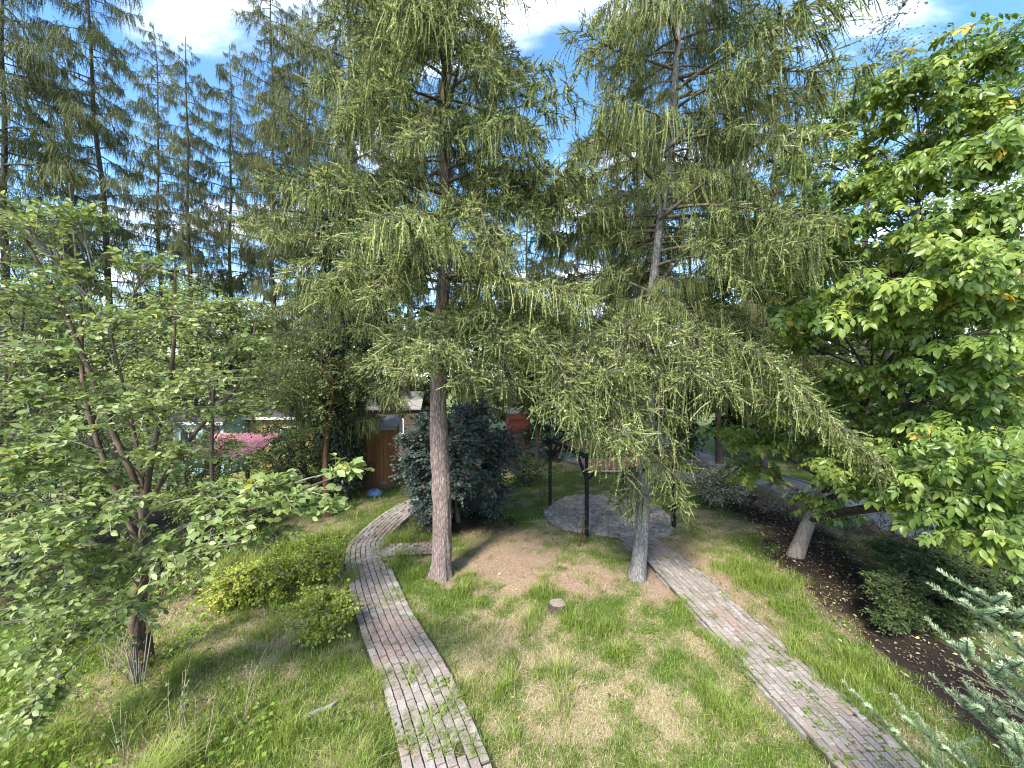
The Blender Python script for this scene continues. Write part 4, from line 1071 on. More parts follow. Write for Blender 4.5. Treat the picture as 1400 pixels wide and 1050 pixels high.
# dry twiggy hedge along the lane: single bushes
hl = smooth_path([(6.7, 13.5, 0), (7.1, 11.9, 0), (8.1, 8.9, 0), (9.1, 6.6, 0)], 15)
for k in range(15):
    b_ = hl[k]
    auto_tree('hedge_bush', 'bare brownish twiggy hedge bush lining the lane', b_, 0.98, 0.42, 12, 0.25, M['hedge_twig'], M['twig'], 500 + k, leaf=0.038, twigs=26, lpt=7, zlow=0.02, cat='hedge', r0=0.02, group='dry hedge bushes along the lane', leaf_gap=0.8)

# ivy on the larch
ib = D(470, 12.2)
root = thing('ivy', 'dark ivy wrapped round a larch trunk', 'ivy', tuple(ib))
r = np.random.default_rng(81)
m_ = MB(); m_.add(*tubes(np.array([[[0.2 * math.cos(k * 0.5), 0.2 * math.sin(k * 0.5), k * 0.32] for k in range(30)]]), np.full((1, 30), 0.02), 5)); m_.obj('stem', M['bark_dark'], root)
n = 16000
z = r.uniform(0.3, 9.8, n); a_ = r.uniform(0, 6.28, n)
rad = 0.35 + 0.55 * np.clip(vnoise(np.column_stack([np.cos(a_) * 1.5 + 5, np.sin(a_) * 1.5 + 5, z * 0.8]), 4), 0, 1) * np.interp(z, [0, 2, 8, 9.8], [0.6, 1.2, 1.2, 0.4])
rad *= r.uniform(0.7, 1.05, n)
pos = np.column_stack([np.cos(a_) * rad, np.sin(a_) * rad, z])
out = np.column_stack([np.cos(a_), np.sin(a_), 0.4 + 0 * a_])
d = nrm(np.column_stack([r.normal(0, 0.5, n), r.normal(0, 0.5, n), -np.ones(n)]))
V, F = place(leaf_tpl(0.85, 0.08, 0.1, False), pos, frames(d, out + r.normal(0, 0.35, (n, 3))), r.uniform(0.07, 0.12, n))
m_ = MB(); m_.add(V, F, np.repeat(r.random(n), 2)); o_ = m_.obj('foliage', M['ivy'], root); o_['kind'] = 'stuff'

# trees beyond the garden
BACK = [(735, 16.5, 7.6, 1.6, 'birch', 'pale yellow green birch glowing between the two big larches'),
        (830, 20, 15.0, 3.4, 'dark', 'dark broadleaved tree behind the arbor, between the larches'),
        (945, 18.5, 13.5, 3.2, 'dark', 'dark leafy tree behind the slimmer larch trunk'),
        (1100, 22, 15.0, 3.6, 'midgreen', 'green tree across the lane behind the walnut'),
        (1260, 19, 9.0, 3.4, 'dark', 'dark tree across the lane deep behind the walnut crown'),
        (1420, 17, 9.5, 3.4, 'midgreen', 'green tree across the lane beyond the yew hedge'),
        (1150, 16, 11.5, 3.2, 'dark', 'broad dark tree just across the lane behind the walnut'),
        (1310, 15, 11.0, 3.2, 'dark', 'dark tree across the lane nearest the yew hedge'),
        (1030, 19, 14.0, 3.2, 'midgreen', 'leafy tree beside the lane seen past the drooping larch bough'),
        (650, 22, 12.5, 3.2, 'dark', 'dark tree behind the smoke bush and the reddish trunk'),
        (560, 24, 12.5, 3.4, 'midgreen', 'mid green tree behind the white roofed hut'),
        (440, 24, 12.0, 3.4, 'midgreen', 'mid green tree behind the wooden shed'),
        (330, 27, 9.0, 3.4, 'birch', 'pale tree behind the ochre hut'),
        (210, 26, 8.5, 3.4, 'midgreen', 'mid green tree behind the teal hut'),
        (270, 21, 7.5, 2.8, 'midgreen', 'rounded green tree between the teal hut and the narrow larch'),
        (400, 21, 8.0, 2.8, 'dark', 'dark tree rising behind the ochre hut roof'),
        (150, 19, 7.5, 2.8, 'midgreen', 'green tree at the foot of the olive larch'),
        (80, 25, 9.0, 3.6, 'dark', 'dark tree closing the garden behind the hazel'),
        (-60, 22, 9.0, 3.6, 'midgreen', 'green tree beyond the hornbeam'),
        (1170, 16, 19.0, 3.2, 'robinia', 'tall airy tree with feathery pale leaves behind the walnut top'),
        (1320, 15, 18.5, 3.4, 'robinia', 'tall airy feathery tree leaning over the lane'),
        (1480, 13.5, 16.5, 3.4, 'robinia', 'pale feathery tree at the lane side past the yew hedge')]
def copy_tree(o, parent=None):
    c = o.copy(); col.objects.link(c); c.parent = parent
    for ch in list(o.children): copy_tree(ch, c)
    return c
back_proto = {}
for k, (px, d, h, rd, mk, lab) in enumerate(BACK):
    airy = mk in ('robinia', 'birch')
    if mk not in back_proto:
        ob = auto_tree('garden_tree', lab, D(px, d), h, rd, 46 if mk != 'birch' else 34, 1.0 if rd > 2 else 0.6, M[mk], M['bark_dark'], 600 + k, leaf=0.15 if airy else 0.26, twigs=38 if airy else 40, lpt=9, r0=0.18 if rd > 2 else 0.1, zlow=0.3 if airy else 0.0, group='trees beyond the garden', tpl=[leaf_tpl(0.35, 0.1, 0.1, False)] if mk == 'robinia' else [leaf_tpl(0.6, 0.15, 0.1, False)], nrand=0.6)
        back_proto[mk] = (ob, h, rd)
    else:
        src, h0, rd0 = back_proto[mk]
        ob = copy_tree(src)
        ob.location = D(px, d); ob.rotation_euler.z = 1.1 * k + 0.4; ob.scale = (rd / rd0, rd / rd0, h / h0); ob['label'] = lab

# ------------------------------------------------------------------ fir at the lower right
def fir_shoot(ndl, wood, p0, p1, r, w=0.021, nlen=0.034, tipv=0.6, gap=0.0010):
    pth = bez(p0, (p0 + p1) / 2 + np.array([0, 0, -0.02]), p1, 6)
    wood.add(*tubes(pth[None], np.linspace(0.005, 0.0022, 6)[None], 5))
    L = np.linalg.norm(p1 - p0); n = int(L / gap)
    t_ = np.sort(r.uniform(0, 1, n)); a_, ax = samp(pth[None], t_[None]); a_, ax = a_[0], ax[0]
    hz = nrm(np.cross(ax, np.array([0, 0, 1.0]))); upv = np.cross(hz, ax)
    an = r.uniform(-0.35, math.pi + 0.35, n)
    w_ = hz * np.cos(an)[:, None] + upv * np.sin(an)[:, None]
    nd = nrm(ax * r.uniform(0.45, 0.9, n)[:, None] + w_)
    nl = nlen * r.uniform(0.75, 1.1, n) * np.interp(t_, [0, 0.9, 1], [1, 0.9, 0.55])
    sv = nrm(np.cross(nd, w_ + r.normal(0, 0.3, (n, 3)))) * 0.0016
    tip = a_ + nd * nl[:, None]
    v = np.stack([a_ - sv, a_ + sv, tip + sv * 0.6, tip - sv * 0.6], 1).reshape(-1, 3)
    ndl.add(v, np.arange(len(v)).reshape(-1, 4), np.clip(0.42 + r.normal(0, 0.14, n) + tipv * (t_ - 0.3), 0, 1))
FB = np.array([4.6, 2.3, 0.0])
fir = thing('fir_tree', 'young blue green fir with pale upright shoot tips beside the path end', 'tree', tuple(FB))
m_ = MB(); tp = np.column_stack([np.zeros(16), np.zeros(16), np.linspace(-0.05, 3.4, 16)]); m_.add(*tubes(tp[None], np.linspace(0.07, 0.01, 16)[None], 10)); m_.obj('trunk', M['bark_dark'], fir)
r = np.random.default_rng(91)
FIRB = [([P(1560, 1010, 2.4), P(1470, 960, 2.3), P(1385, 875, 2.2), P(1315, 822, 2.15)], 8), ([P(1560, 930, 2.4), P(1480, 880, 2.3), P(1400, 850, 2.2), P(1338, 808, 2.2)], 7),
        ([P(1560, 1050, 2.4), P(1460, 1000, 2.2), P(1370, 930, 2.1), P(1300, 880, 2.1)], 9), ([P(1560, 1130, 2.5), P(1450, 1080, 2.4), P(1370, 1010, 2.4), P(1296, 944, 2.4)], 9),
        ([P(1450, 1250, 2.8), P(1330, 1130, 2.8), P(1230, 1010, 2.8), P(1165, 945, 2.8)], 10), ([P(1480, 1200, 2.7), P(1380, 1100, 2.6), P(1300, 1030, 2.6), P(1232, 978, 2.7)], 9),
        ([P(1520, 1150, 2.5), P(1440, 1090, 2.3), P(1380, 1010, 2.3), P(1330, 960, 2.4)], 8), ([P(1500, 1000, 2.2), P(1440, 950, 2.1), P(1400, 930, 2.0), P(1375, 900, 2.0)], 7),
        ([P(1450, 1250, 2.6), P(1370, 1160, 2.5), P(1300, 1080, 2.5), P(1285, 1000, 2.6)], 9), ([P(1520, 1250, 2.3), P(1450, 1140, 2.2), P(1400, 1040, 2.2), P(1390, 990, 2.3)], 8)]
for pts, ns in FIRB:
    pts = np.array(pts) - FB
    s0 = np.array([0, 0, max(0.3, pts[0][2] - 0.3)])
    pth = smooth_path(np.vstack([s0, pts]), 24)
    wood, nd = MB(), MB()
    wood.add(*tubes(pth[None], np.linspace(0.016, 0.004, 24)[None], 6))
    fir_shoot(nd, wood, pth[19], pth[23], r)
    for k in range(2, 19, 1): fir_shoot(nd, wood, pth[k], pth[k + 1], r, nlen=0.03)
    tg = nrm(pth[-1] - pth[-6])
    for k in range(ns + 3):
        i = 21 - k // 2 * 3 if k < 10 else r.integers(4, 14)
        i = max(5, i)
        sd_ = 1 if k % 2 else -1
        hz = nrm(np.cross(pth[i] - pth[i - 1], np.array([0, 0, 1.0]))); f_ = nrm(pth[i] - pth[i - 1])
        d = nrm(f_ * 0.75 + hz * sd_ * r.uniform(0.5, 0.9) + np.array([0, 0, r.uniform(-0.1, 0.45)]))
        L = r.uniform(0.15, 0.26) + 0.02 * (k // 4)
        e = pth[i] + d * L
        fir_shoot(nd, wood, pth[i], e, r)
        if k > 5:
            for s2 in (-1, 1):
                hz2 = nrm(np.cross(d, np.array([0, 0, 1.0])))
                m0 = pth[i] + d * L * 0.55
                fir_shoot(nd, wood, m0, m0 + nrm(d * 0.7 + hz2 * s2 * 0.7 + np.array([0, 0, 0.15])) * L * 0.6, r)
    b_ = wood.obj('branch', M['twig'], fir); nd.obj('needles', M['fir'], b_)
for k in range(26):                                      # the rest of the little fir
    a_ = k * 2.4; z = 0.3 + 3.0 * k / 26; L = 1.5 * (1 - z / 3.7) + 0.15
    d = np.array([math.cos(a_), math.sin(a_), 0.12])
    if d[0] < -0.2 and z > 1.4: L *= 0.6
    pth = bez(np.array([0, 0, z]), np.array([0, 0, z]) + d * L * 0.5, np.array([0, 0, z]) + d * L + [0, 0, 0.1], 16)
    wood, nd = MB(), MB(); wood.add(*tubes(pth[None], np.linspace(0.012, 0.004, 16)[None], 5))
    for i in range(3, 16, 2):
        for sd_ in (-1, 1):
            hz = np.array([-d[1], d[0], 0]); 
            fir_shoot(nd, wood, pth[i], pth[i] + nrm(d * 0.7 + hz * sd_ * 0.7 + [0, 0, 0.1]) * (0.16 + 0.02 * (16 - i)), r, gap=0.0028)
    b_ = wood.obj('branch', M['twig'], fir); nd.obj('needles', M['fir'], b_)

# ------------------------------------------------------------------ arbor
A_, B_, C_, D_ = G(752, 690), G(802, 733), G(853, 682), G(921, 720)
ctr = (A_ + B_ + C_ + D_) / 4
arb = thing('arbor', 'square black arbor on four posts standing on the round patio', 'arbor', tuple(ctr))
H = 1.93
for q in (A_, B_, C_, D_):
    part_bar('post', M['black_paint'], arb, q - ctr, q - ctr + [0, 0, H], 0.078, 0.078, up=(0.95, 0.3, 0))
for q0, q1 in ((A_, B_), (B_, D_), (D_, C_), (C_, A_)):
    a0, a1 = q0 - ctr, q1 - ctr
    dv = nrm(a1 - a0)
    part_bar('beam', M['black_paint'], arb, a0 + [0, 0, H + 0.05] - dv * 0.12, a1 + [0, 0, H + 0.05] + dv * 0.12, 0.08, 0.09 + (0.006 if q0 is A_ or q0 is D_ else 0))
    for a_, s_ in ((a0, 1), (a1, -1)):
        part_bar('brace', M['black_paint'], arb, a_ + dv * s_ * 0.05 + [0, 0, H - 0.52], a_ + dv * s_ * 0.5 + [0, 0, H - 0.02], 0.05, 0.05)
for q0, q1 in ((C_, A_), (B_, D_)):
    a0, a1 = q0 - ctr, q1 - ctr; L = np.linalg.norm(a1 - a0); dv = nrm(a1 - a0); n = 12
    ofs = np.cross(dv, [0, 0, 1]) * 0.065
    for k in range(n):
        s0, s1 = a0 + dv * (L * k / n + 0.004) + ofs, a0 + dv * (L * (k + 1) / n - 0.004) + ofs
        part_bar('valance_board', M['red_wood'], arb, s0 + [0, 0, H - 0.14], s1 + [0, 0, H - 0.14], 0.02, 0.26)
# canes on the arbor
def canes(name, label, base, n, h, spread, seed, lean=(0, 0), leaves=True, mat='bark_dark', group=None):
    r = np.random.default_rng(seed)
    root = thing(name, label, 'shrub', tuple(base), group=group)
    tp, ps = [], []
    for k in range(n):
        a_ = r.uniform(0, 6.28)
        p0 = np.array([math.cos(a_) * 0.05, math.sin(a_) * 0.05, -0.02]); hh = h * r.uniform(0.6, 1.1)
        p2 = np.array([lean[0] + math.cos(a_) * spread * r.uniform(0.3, 1), lean[1] + math.sin(a_) * spread * r.uniform(0.3, 1), hh])
        pth = bez(p0, np.array([p0[0] * 2, p0[1] * 2, hh * 0.6]) + r.normal(0, 0.04, 3), p2, 12)
        m_ = MB(); m_.add(*tubes(pth[None], np.linspace(0.009, 0.003, 12)[None] * (0.6 if 'straw' in mat else 1), 5)); m_.obj('cane', M[mat], root); tp.append(pth)
    if leaves:
        pths = np.array(tp); nl = 26 if leaves is True else leaves
        a_, ax = samp(pths, r.uniform(0.35, 1, (n, nl))); a_ = a_.reshape(-1, 3) + r.normal(0, 0.03, (n * nl, 3))
        d = r.normal(0, 1, a_.shape) - [0, 0, 0.3]
        V, F = place(simple, a_, frames(d, r.normal(0, 0.5, a_.shape) + [0, 0, 1]), r.uniform(0.035, 0.065, len(a_)))
        m_ = MB(); m_.add(V, F, np.repeat(r.random(len(a_)), 2)); o_ = m_.obj('foliage', M['midgreen'], root); o_['kind'] = 'stuff'
    return root
canes('rose_bush', 'thin climbing rose clinging to the arbor post by the smoke bush', A_ + np.array([-0.25, -0.05, 0]), 7, 1.5, 0.3, 95, (0.3, 0.05))
canes('rose_bush', 'small stubby rose with brown canes in front of the arbor', G(790, 745), 6, 0.75, 0.28, 96, leaves=14, mat='bark_red')

# lattice helpers
def lattice(name, label, p0, p1, h, z0, mat, step, sw, group=None, posts=True):
    p0 = np.asarray(p0, float); p1 = np.asarray(p1, float)
    root = thing(name, label, 'trellis', tuple(p0), group=group)
    L = np.linalg.norm(p1 - p0); ex = (p1 - p0) / L; up = np.array([0, 0, 1.0]); nv = np.cross(ex, up)
    for s_ in (-1, 1):
        x = -h
        while x < L:
            # diagonal from (x, 0) rising to (x+h, h), clipped
            a0, b0 = max(x, 0), 0 + max(0, -x)
            a1 = min(x + h, L); b1 = h - (x + h - a1)
            if a1 - a0 > 0.05:
                u0, u1 = (b0, b1) if s_ > 0 else (h - b0, h - b1)
                part_bar('slat', mat, root, ex * a0 + up * (z0 + u0) + nv * 0.008 * s_, ex * a1 + up * (z0 + u1) + nv * 0.008 * s_, 0.012, sw, up=nv if False else (0, 0, 1))
            x += step
    for a_, b_ in ((z0, 'rail'), (z0 + h, 'rail')):
        part_bar('rail', mat, root, up * a_, ex * L + up * a_, 0.05, 0.05)
    if posts:
        for x in (0, L):
            part_bar('post', mat, root, ex * x + up * -0.05, ex * x + up * (z0 + h + 0.05), 0.07, 0.07, up=(0, 1, 0))
    return root
lattice('garden_trellis', 'dark brown diagonal lattice panel beside the wooden shed', G(458, 676), G(505, 672), 0.85, 0.1, M['dark_wood'], 0.19, 0.035)
lattice('garden_trellis', 'pale weathered lattice fence behind the arbor', G(800, 648), G(905, 648), 0.62, 0.12, M['lattice_pale'], 0.24, 0.04)

# ------------------------------------------------------------------ huts
def hut(name, label, base, rz, w, dpt, h, hr, wall, roof, board=0.14, vertical=False, over=0.18, group=None, door=None, windows=(), gable=None, fascia=None, flatroof=False):
    """front wall faces local -Y, gable ends on +-X"""
    root = thing(name, label, 'shed', tuple(base), rz, group=group)
    part_box('wall', wall, root, -w / 2 + 0.02, w / 2 - 0.02, -dpt / 2 + 0.02, dpt / 2 - 0.02, -0.05, h - 0.01)
    for sx, face in ((0, 'front'), (1, 'right')):
        ln = w if face == 'front' else dpt
        if vertical:
            n = int(ln / board)
            for k in range(n):
                a0 = -ln / 2 + ln * k / n + 0.003; a1 = -ln / 2 + ln * (k + 1) / n - 0.003; e = rng.uniform(0.012, 0.018)
                if face == 'front': part_box('board', wall, root, a0, a1, -dpt / 2 - e, -dpt / 2 + 0.018, 0.02, h)
                else: part_box('board', wall, root, w / 2 - 0.018, w / 2 + e, a0, a1, 0.02, h)
        else:
            n = int(h / board)
            for k in range(n):
                z0, z1 = h * k / n + 0.004, h * (k + 1) / n - 0.004; e = rng.uniform(0.012, 0.018)
                if face == 'front': part_box('board', wall, root, -ln / 2, ln / 2, -dpt / 2 - e, -dpt / 2 + 0.018, z0, z1)
                else: part_box('board', wall, root, w / 2 - 0.018, w / 2 + e, -ln / 2, ln / 2, z0, z1)
    if flatroof:
        m_ = MB(); v, f = box_geo(-w / 2 - over, w / 2 + over, -dpt / 2 - over, dpt / 2 + over, h, h + 0.08); v[:, 2] += np.where(v[:, 1] > 0, hr, 0); m_.add(v, f); rf = m_.obj('roof', roof, root, flat=True)
    else:
        m_ = MB()
        for s_ in (-1, 1):
            v = np.array([[x, s_ * y, z] for x in (-w / 2 - over, w / 2 + over) for y, z in ((0, h + hr), (dpt / 2 + over, h - over * hr / (dpt / 2)), (dpt / 2 + over, h + 0.07 - over * hr / (dpt / 2)), (0, h + hr + 0.07))])
            m_.add(v, [[0, 1, 2, 3], [7, 6, 5, 4], [0, 4, 5, 1], [1, 5, 6, 2], [2, 6, 7, 3], [3, 7, 4, 0]])
        rf = m_.obj('roof', roof, root, flat=True)
        m_ = MB(); g = gable or wall
        for x0, x1 in ((-w / 2, -w / 2 + 0.02), (w / 2 - 0.02, w / 2)):
            v = np.array([[x, y, z] for x in (x0, x1) for y, z in ((-dpt / 2, h), (dpt / 2, h), (0, h + hr - 0.01))])
            m_.add(v, [[0, 1, 2], [5, 4, 3]]); m_.add(v, [[0, 3, 4, 1], [1, 4, 5, 2], [2, 5, 3, 0]])
        m_.obj('gable', g, root, flat=True)
    if fascia:
        zz = h - over * (0 if flatroof else hr / (dpt / 2)) - 0.05
        part_box('gutter', fascia, root, -w / 2 - over, w / 2 + over, -dpt / 2 - over - 0.06, -dpt / 2 - over + 0.01, zz, zz + 0.1)
    for (x, z, ww, wh) in windows:
        fr = MB()
        for a in ((x - ww / 2 - 0.05, x - ww / 2, z, z + wh), (x + ww / 2, x + ww / 2 + 0.05, z, z + wh), (x - ww / 2 - 0.05, x + ww / 2 + 0.05, z - 0.05, z), (x - ww / 2 - 0.05, x + ww / 2 + 0.05, z + wh, z + wh + 0.05), (x - 0.02, x + 0.02, z, z + wh)):
            fr.add(*box_geo(a[0], a[1], -dpt / 2 - 0.04, -dpt / 2 + 0.01, a[2], a[3]))
        wn = fr.obj('window', M['white_paint'], root, flat=True)
        part_box('pane', M['glass_dark'], wn, x - ww / 2, x + ww / 2, -dpt / 2 - 0.022, -dpt / 2, z, z + wh)
    if door:
        x, ww, wh = door
        dr = part_box('door', M['dark_wood'], root, x - ww / 2, x + ww / 2, -dpt / 2 - 0.03, -dpt / 2, 0.05, wh)
    return root
sc_ = G(526, 668)
hut('wooden_shed', 'orange brown wooden shed with grey felt roof behind the smoke bush', (sc_[0] - 0.75, sc_[1] + 0.9, 0), R(8), 1.7, 1.7, 2.05, 0.25, M['shed_wood'], M['grey_felt'], vertical=True, flatroof=True, over=0.15)
hut('garden_hut', 'ochre garden hut with dark roof and white gutter', (D(392, 17)[0], 17.6, 0), R(4), 2.6, 2.4, 2.25, 0.8, M['ochre_paint'], M['dark_felt'], fascia=M['white_paint'], windows=((0.0, 1.0, 0.9, 0.7),), board=0.18)
hut('garden_hut', 'pale teal garden hut with maroon gable and white windows', (D(292, 16)[0], 16.4, 0), R(-6), 2.2, 2.2, 2.2, 0.9, M['teal_paint'], M['dark_felt'], fascia=M['white_paint'], windows=((-0.4, 0.9, 0.7, 0.8),), door=(0.6, 0.7, 1.95), gable=M['maroon_wood'], board=0.18)
hut('garden_hut', 'white roofed garden hut behind the smoke bush', (D(530, 20)[0], 20.5, 0), R(5), 3.2, 2.4, 2.3, 0.7, M['dark_wood'], M['grey_felt'], windows=((0.4, 1.0, 0.9, 0.7),), board=0.2)
hut('red_hut', 'red hut of horizontal painted boards behind the laurel', (D(708, 20.5)[0], 21.0, 0), R(10), 1.15, 1.0, 1.9, 0.15, M['red_paint'], M['white_paint'], flatroof=True, board=0.15, over=0.06)
# pink roofed lean-to
pk = thing('canopy', 'bright pink sheet canopy on thin posts among the shrubs', 'canopy', tuple(D(315, 12.2)))
m_ = MB()
n = 26
xs = np.linspace(-1.15, 1.15, n); zt = np.where(np.arange(n) % 2, 0.018, -0.018)
v = np.vstack([np.column_stack([xs, np.full(n, -0.9), 1.55 + zt]), np.column_stack([xs, np.full(n, 0.9), 1.98 + zt])])
v = np.vstack([v, v - [0, 0, 0.01]])
i = np.arange(n - 1)
m_.add(v, np.vstack([np.stack([i, i + 1, i + n + 1, i + n], -1), np.stack([i + 2 * n, i + 3 * n, i + 3 * n + 1, i + 2 * n + 1], -1), np.stack([i, i + 2 * n, i + 2 * n + 1, i + 1], -1)]))
m_.obj('roof_sheet', M['pink_sheet'], pk, flat=True)
for x in (-1.05, 1.05):
    part_box('post', M['dark_wood'], pk, x - 0.04, x + 0.04, -0.85, -0.77, -0.05, 1.54)
    part_box('post', M['dark_wood'], pk, x - 0.04, x + 0.04, 0.77, 0.85, -0.05, 1.93)
# blue bag by the shed
def lump(name, label, cat, base, r3, mat, seed, extra=None):
    n, m2 = 24, 14
    th = np.linspace(0, 2 * math.pi, n, endpoint=False); ph = np.linspace(0.02, math.pi - 0.02, m2)
    d = np.stack([np.outer(np.sin(ph), np.cos(th)), np.outer(np.sin(ph), np.sin(th)), np.outer(np.cos(ph), np.ones(n))], -1)
    k = 0.75 + 0.5 * fbm(d * 2.2 + 5, seed)
    v = d * k[..., None] * np.asarray(r3); v[..., 2] = np.maximum(v[..., 2] + r3[2] * 0.75, 0)
    idx = np.arange(n * m2).reshape(m2, n)
    q = np.stack([idx[:-1], np.roll(idx[:-1], -1, 1), np.roll(idx[1:], -1, 1), idx[1:]], -1).reshape(-1, 4)
    root = thing(name, label, cat, tuple(base))
    m_ = MB(); m_.add(v.reshape(-1, 3), q); m_.obj('sack', mat, root)
    m_ = MB(); t_ = np.linspace(0, 1, 8)
    m_.add(*tubes(np.column_stack([0.12 * np.cos(t_ * 3), 0 * t_, r3[2] * 1.5 + 0.08 * np.sin(t_ * 3.1)])[None], np.full((1, 8), 0.012), 5)); m_.obj('tie', mat, root)
lump('plastic_sack', 'crumpled blue plastic sack lying against the wooden shed', 'sack', G(527, 664), (0.30, 0.24, 0.22), M['blue_sheet'], 4)
lump('plastic_sack', 'smaller pale blue sack at the end of the lattice panel', 'sack', G(512, 678), (0.24, 0.16, 0.12), M['blue_sheet'], 9)

# ------------------------------------------------------------------ small things on the lawn
st = G(762, 830)
root = thing('tree_stump', 'low sawn tree stump in the lawn between the larches', 'stump', tuple(st))
m_ = MB(); n = 26; th = np.linspace(0, 2 * math.pi, n, endpoint=False)
rd = 0.13 * (0.9 + 0.25 * vnoise(np.column_stack([np.cos(th) * 2 + 4, np.sin(th) * 2 + 4]), 3))
rows = [np.column_stack([np.cos(th) * rd * s, np.sin(th) * rd * s, np.full(n, z)]) for s, z in ((1.35, -0.05), (1.12, 0.02), (1.0, 0.075))]
idx = np.arange(3 * n).reshape(3, n)
m_.add(np.vstack(rows), np.stack([idx[:-1], np.roll(idx[:-1], -1, 1), np.roll(idx[1:], -1, 1), idx[1:]], -1).reshape(-1, 4)); m_.obj('bark', M['bark_dark'], root)
m_ = MB(); m_.add(np.vstack([rows[2] + [0, 0, 0.001 + 0], [[0, 0, 0.080]]]), np.array([[k, (k + 1) % n, n] for k in range(n)])); m_.obj('cut_face', M['stump_top'], root)
# old plank in the grass
bd = G(437, 972)
root = thing('old_board', 'weathered grey board lying in the straw beside the path', 'board', (bd[0], bd[1], -0.005), R(32))
m_ = MB(); r = np.random.default_rng(5)
xs = np.linspace(-0.17, 0.17, 9)
v = np.array([[x + (r.normal(0, 0.03) if abs(x) > 0.16 else 0), s_ * (0.026 + r.normal(0, 0.006)), z] for x in xs for s_, z in ((-1, 0), (1, 0), (1, 0.022), (-1, 0.022))])
f = [[4 * k + j, 4 * k + (j + 1) % 4, 4 * k + 4 + (j + 1) % 4, 4 * k + 4 + j] for k in range(8) for j in range(4)] + [[3, 2, 1, 0], [32, 33, 34, 35]]
m_.add(v, f); m_.obj('plank', M['grey_board'], root, flat=True)
# red-brown rotten trunk foot
rb = G(180, 928) + np.array([-0.12, 0.25, 0])
root = thing('rotten_stump', 'reddish rotten stump standing against the apple trunk', 'stump', tuple(rb))
m_ = MB(); pth = np.column_stack([np.linspace(0, 0.05, 10), np.zeros(10), np.linspace(-0.05, 0.5, 10)]); v, q, cap = trunk_geo(pth, np.linspace(0.14, 0.085, 10), 18, 0.3, 4); m_.add(v, q); m_.add(v[-18:], np.array([list(range(18))])); m_.obj('trunk', M['bark_red'], root)
# bare saplings in the rough grass
for k, (px, py, h, lab) in enumerate([(330, 985, 0.75, 'bare forked sapling with a dry tuft at its foot'), (243, 1000, 0.6, 'cut grey stem with a few yellow leaves in the rough grass'), (270, 1045, 0.7, 'dry stem with pale shoots beside the forked sapling'), (170, 1040, 0.55, 'thin brown stem in the bright green ground cover'), (40, 1010, 0.9, 'yellow leaved sapling under the apple branches')]):
    canes('sapling', lab, G(px, py), 5 if k != 4 else 3, h, 0.36, 700 + k, leaves=9 if k != 4 else 16, mat='straw_stem', group='saplings in the rough grass')

# ------------------------------------------------------------------ weeds on the path
lobed = leaf_tpl(0.9, 0.08, 0.1, True)
WEEDS = [(890, 862, 0.13, 'clump of fresh green celandine in the lawn near the straight path'), (955, 868, 0.11, 'small green clump at the edge of the straight path'), (1026, 925, 0.14, 'bright green weed clump on the edge of the straight path'),
         (1075, 912, 0.09, None), (1100, 950, 0.1, None), (1165, 965, 0.12, None), (1135, 1000, 0.12, None), (1180, 1030, 0.14, None), (1110, 985, 0.1, None), (1060, 890, 0.08, None), (1215, 1020, 0.1, None), (1150, 1040, 0.13, None),
         (600, 940, 0.10, 'broad leaved weed growing between the bricks of the curving path'), (620, 960, 0.09, None), (612, 978, 0.08, None), (540, 1008, 0.11, 'weed rosette on the outer edge of the curving path'), (600, 1035, 0.10, None), (655, 1025, 0.09, None), (545, 905, 0.07, None), (560, 925, 0.07, None),
         (535, 735, 0.14, 'leafy weed tuft on the grass tongue by the smoke bush'), (470, 985, 0.12, 'two pale green leaves beside the old board')]
for k, (px, py, s, lab) in enumerate(WEEDS):
    r = np.random.default_rng(800 + k)
    g_ = 'weeds on the straight path' if px > 700 else 'weeds on the curving path'
    root = thing('weed', lab or ('small green weed sprouting between bricks of the straight path' if px > 700 else 'small green weed sprouting between bricks of the curving path'), 'weed', tuple(G(px, py)), group=g_)
    n = int(r.uniform(8, 26)) if lab is None else 26
    a_ = r.uniform(0, 6.28, n); rr = s * r.uniform(0.7, 1.5) * np.sqrt(r.random(n)); pos = np.column_stack([np.cos(a_) * rr, np.sin(a_) * rr, r.uniform(0.02, 0.05, n)])
    d = np.column_stack([np.cos(a_), np.sin(a_), r.uniform(-0.3, 0.5, n)])
    V, F = place(lobed, pos, frames(d, np.array([0, 0, 1.0]) + r.normal(0, 0.3, (n, 3))), r.uniform(0.015, 0.05, n))
    m_ = MB(); m_.add(V, F, np.repeat(r.random(n) * 0.8, len(lobed[1])))
    st_ = MB(); st_.add(*tubes(np.stack([np.column_stack([pos[:, 0] * 0.2, pos[:, 1] * 0.2, np.zeros(n)]), pos], 1), np.full((n, 2), 0.0015), 3))
    m_.obj('foliage', M['weed'], root); st_.obj('stem', M['weed'], root)

# ------------------------------------------------------------------ fallen leaves
r = np.random.default_rng(900)
pts = []
for (x0, x1, y0, y1, n) in ((3.6, 8.0, 4.0, 13.0, 700), (-4.5, 4.0, 4.0, 12.5, 420), (5.2, 7.8, 3.8, 11.5, 3600), (0.9, 4.8, 9, 13, 1500)):
    pts.append(np.column_stack([r.uniform(x0, x1, n), r.uniform(y0, y1, n)]))
pts = np.concatenate(pts); n = len(pts)
V, F = place(leaf_tpl(0.55, 0.2, 0.2, True), np.column_stack([pts, np.where(paved(pts, 0.0), 0.024, ground_z(pts) + 0.02) + 0.015 * r.random(n)]), frames(np.column_stack([r.normal(0, 1, (n, 2)), r.normal(0, 0.2, n)]), np.array([0, 0, 1.0]) + r.normal(0, 0.4, (n, 3))), 0.018 + 0.05 * r.random(n) ** 2.2)
m_ = MB(); m_.add(V, F, np.repeat(r.beta(1.2, 2.4, n), len(rich1[1])))
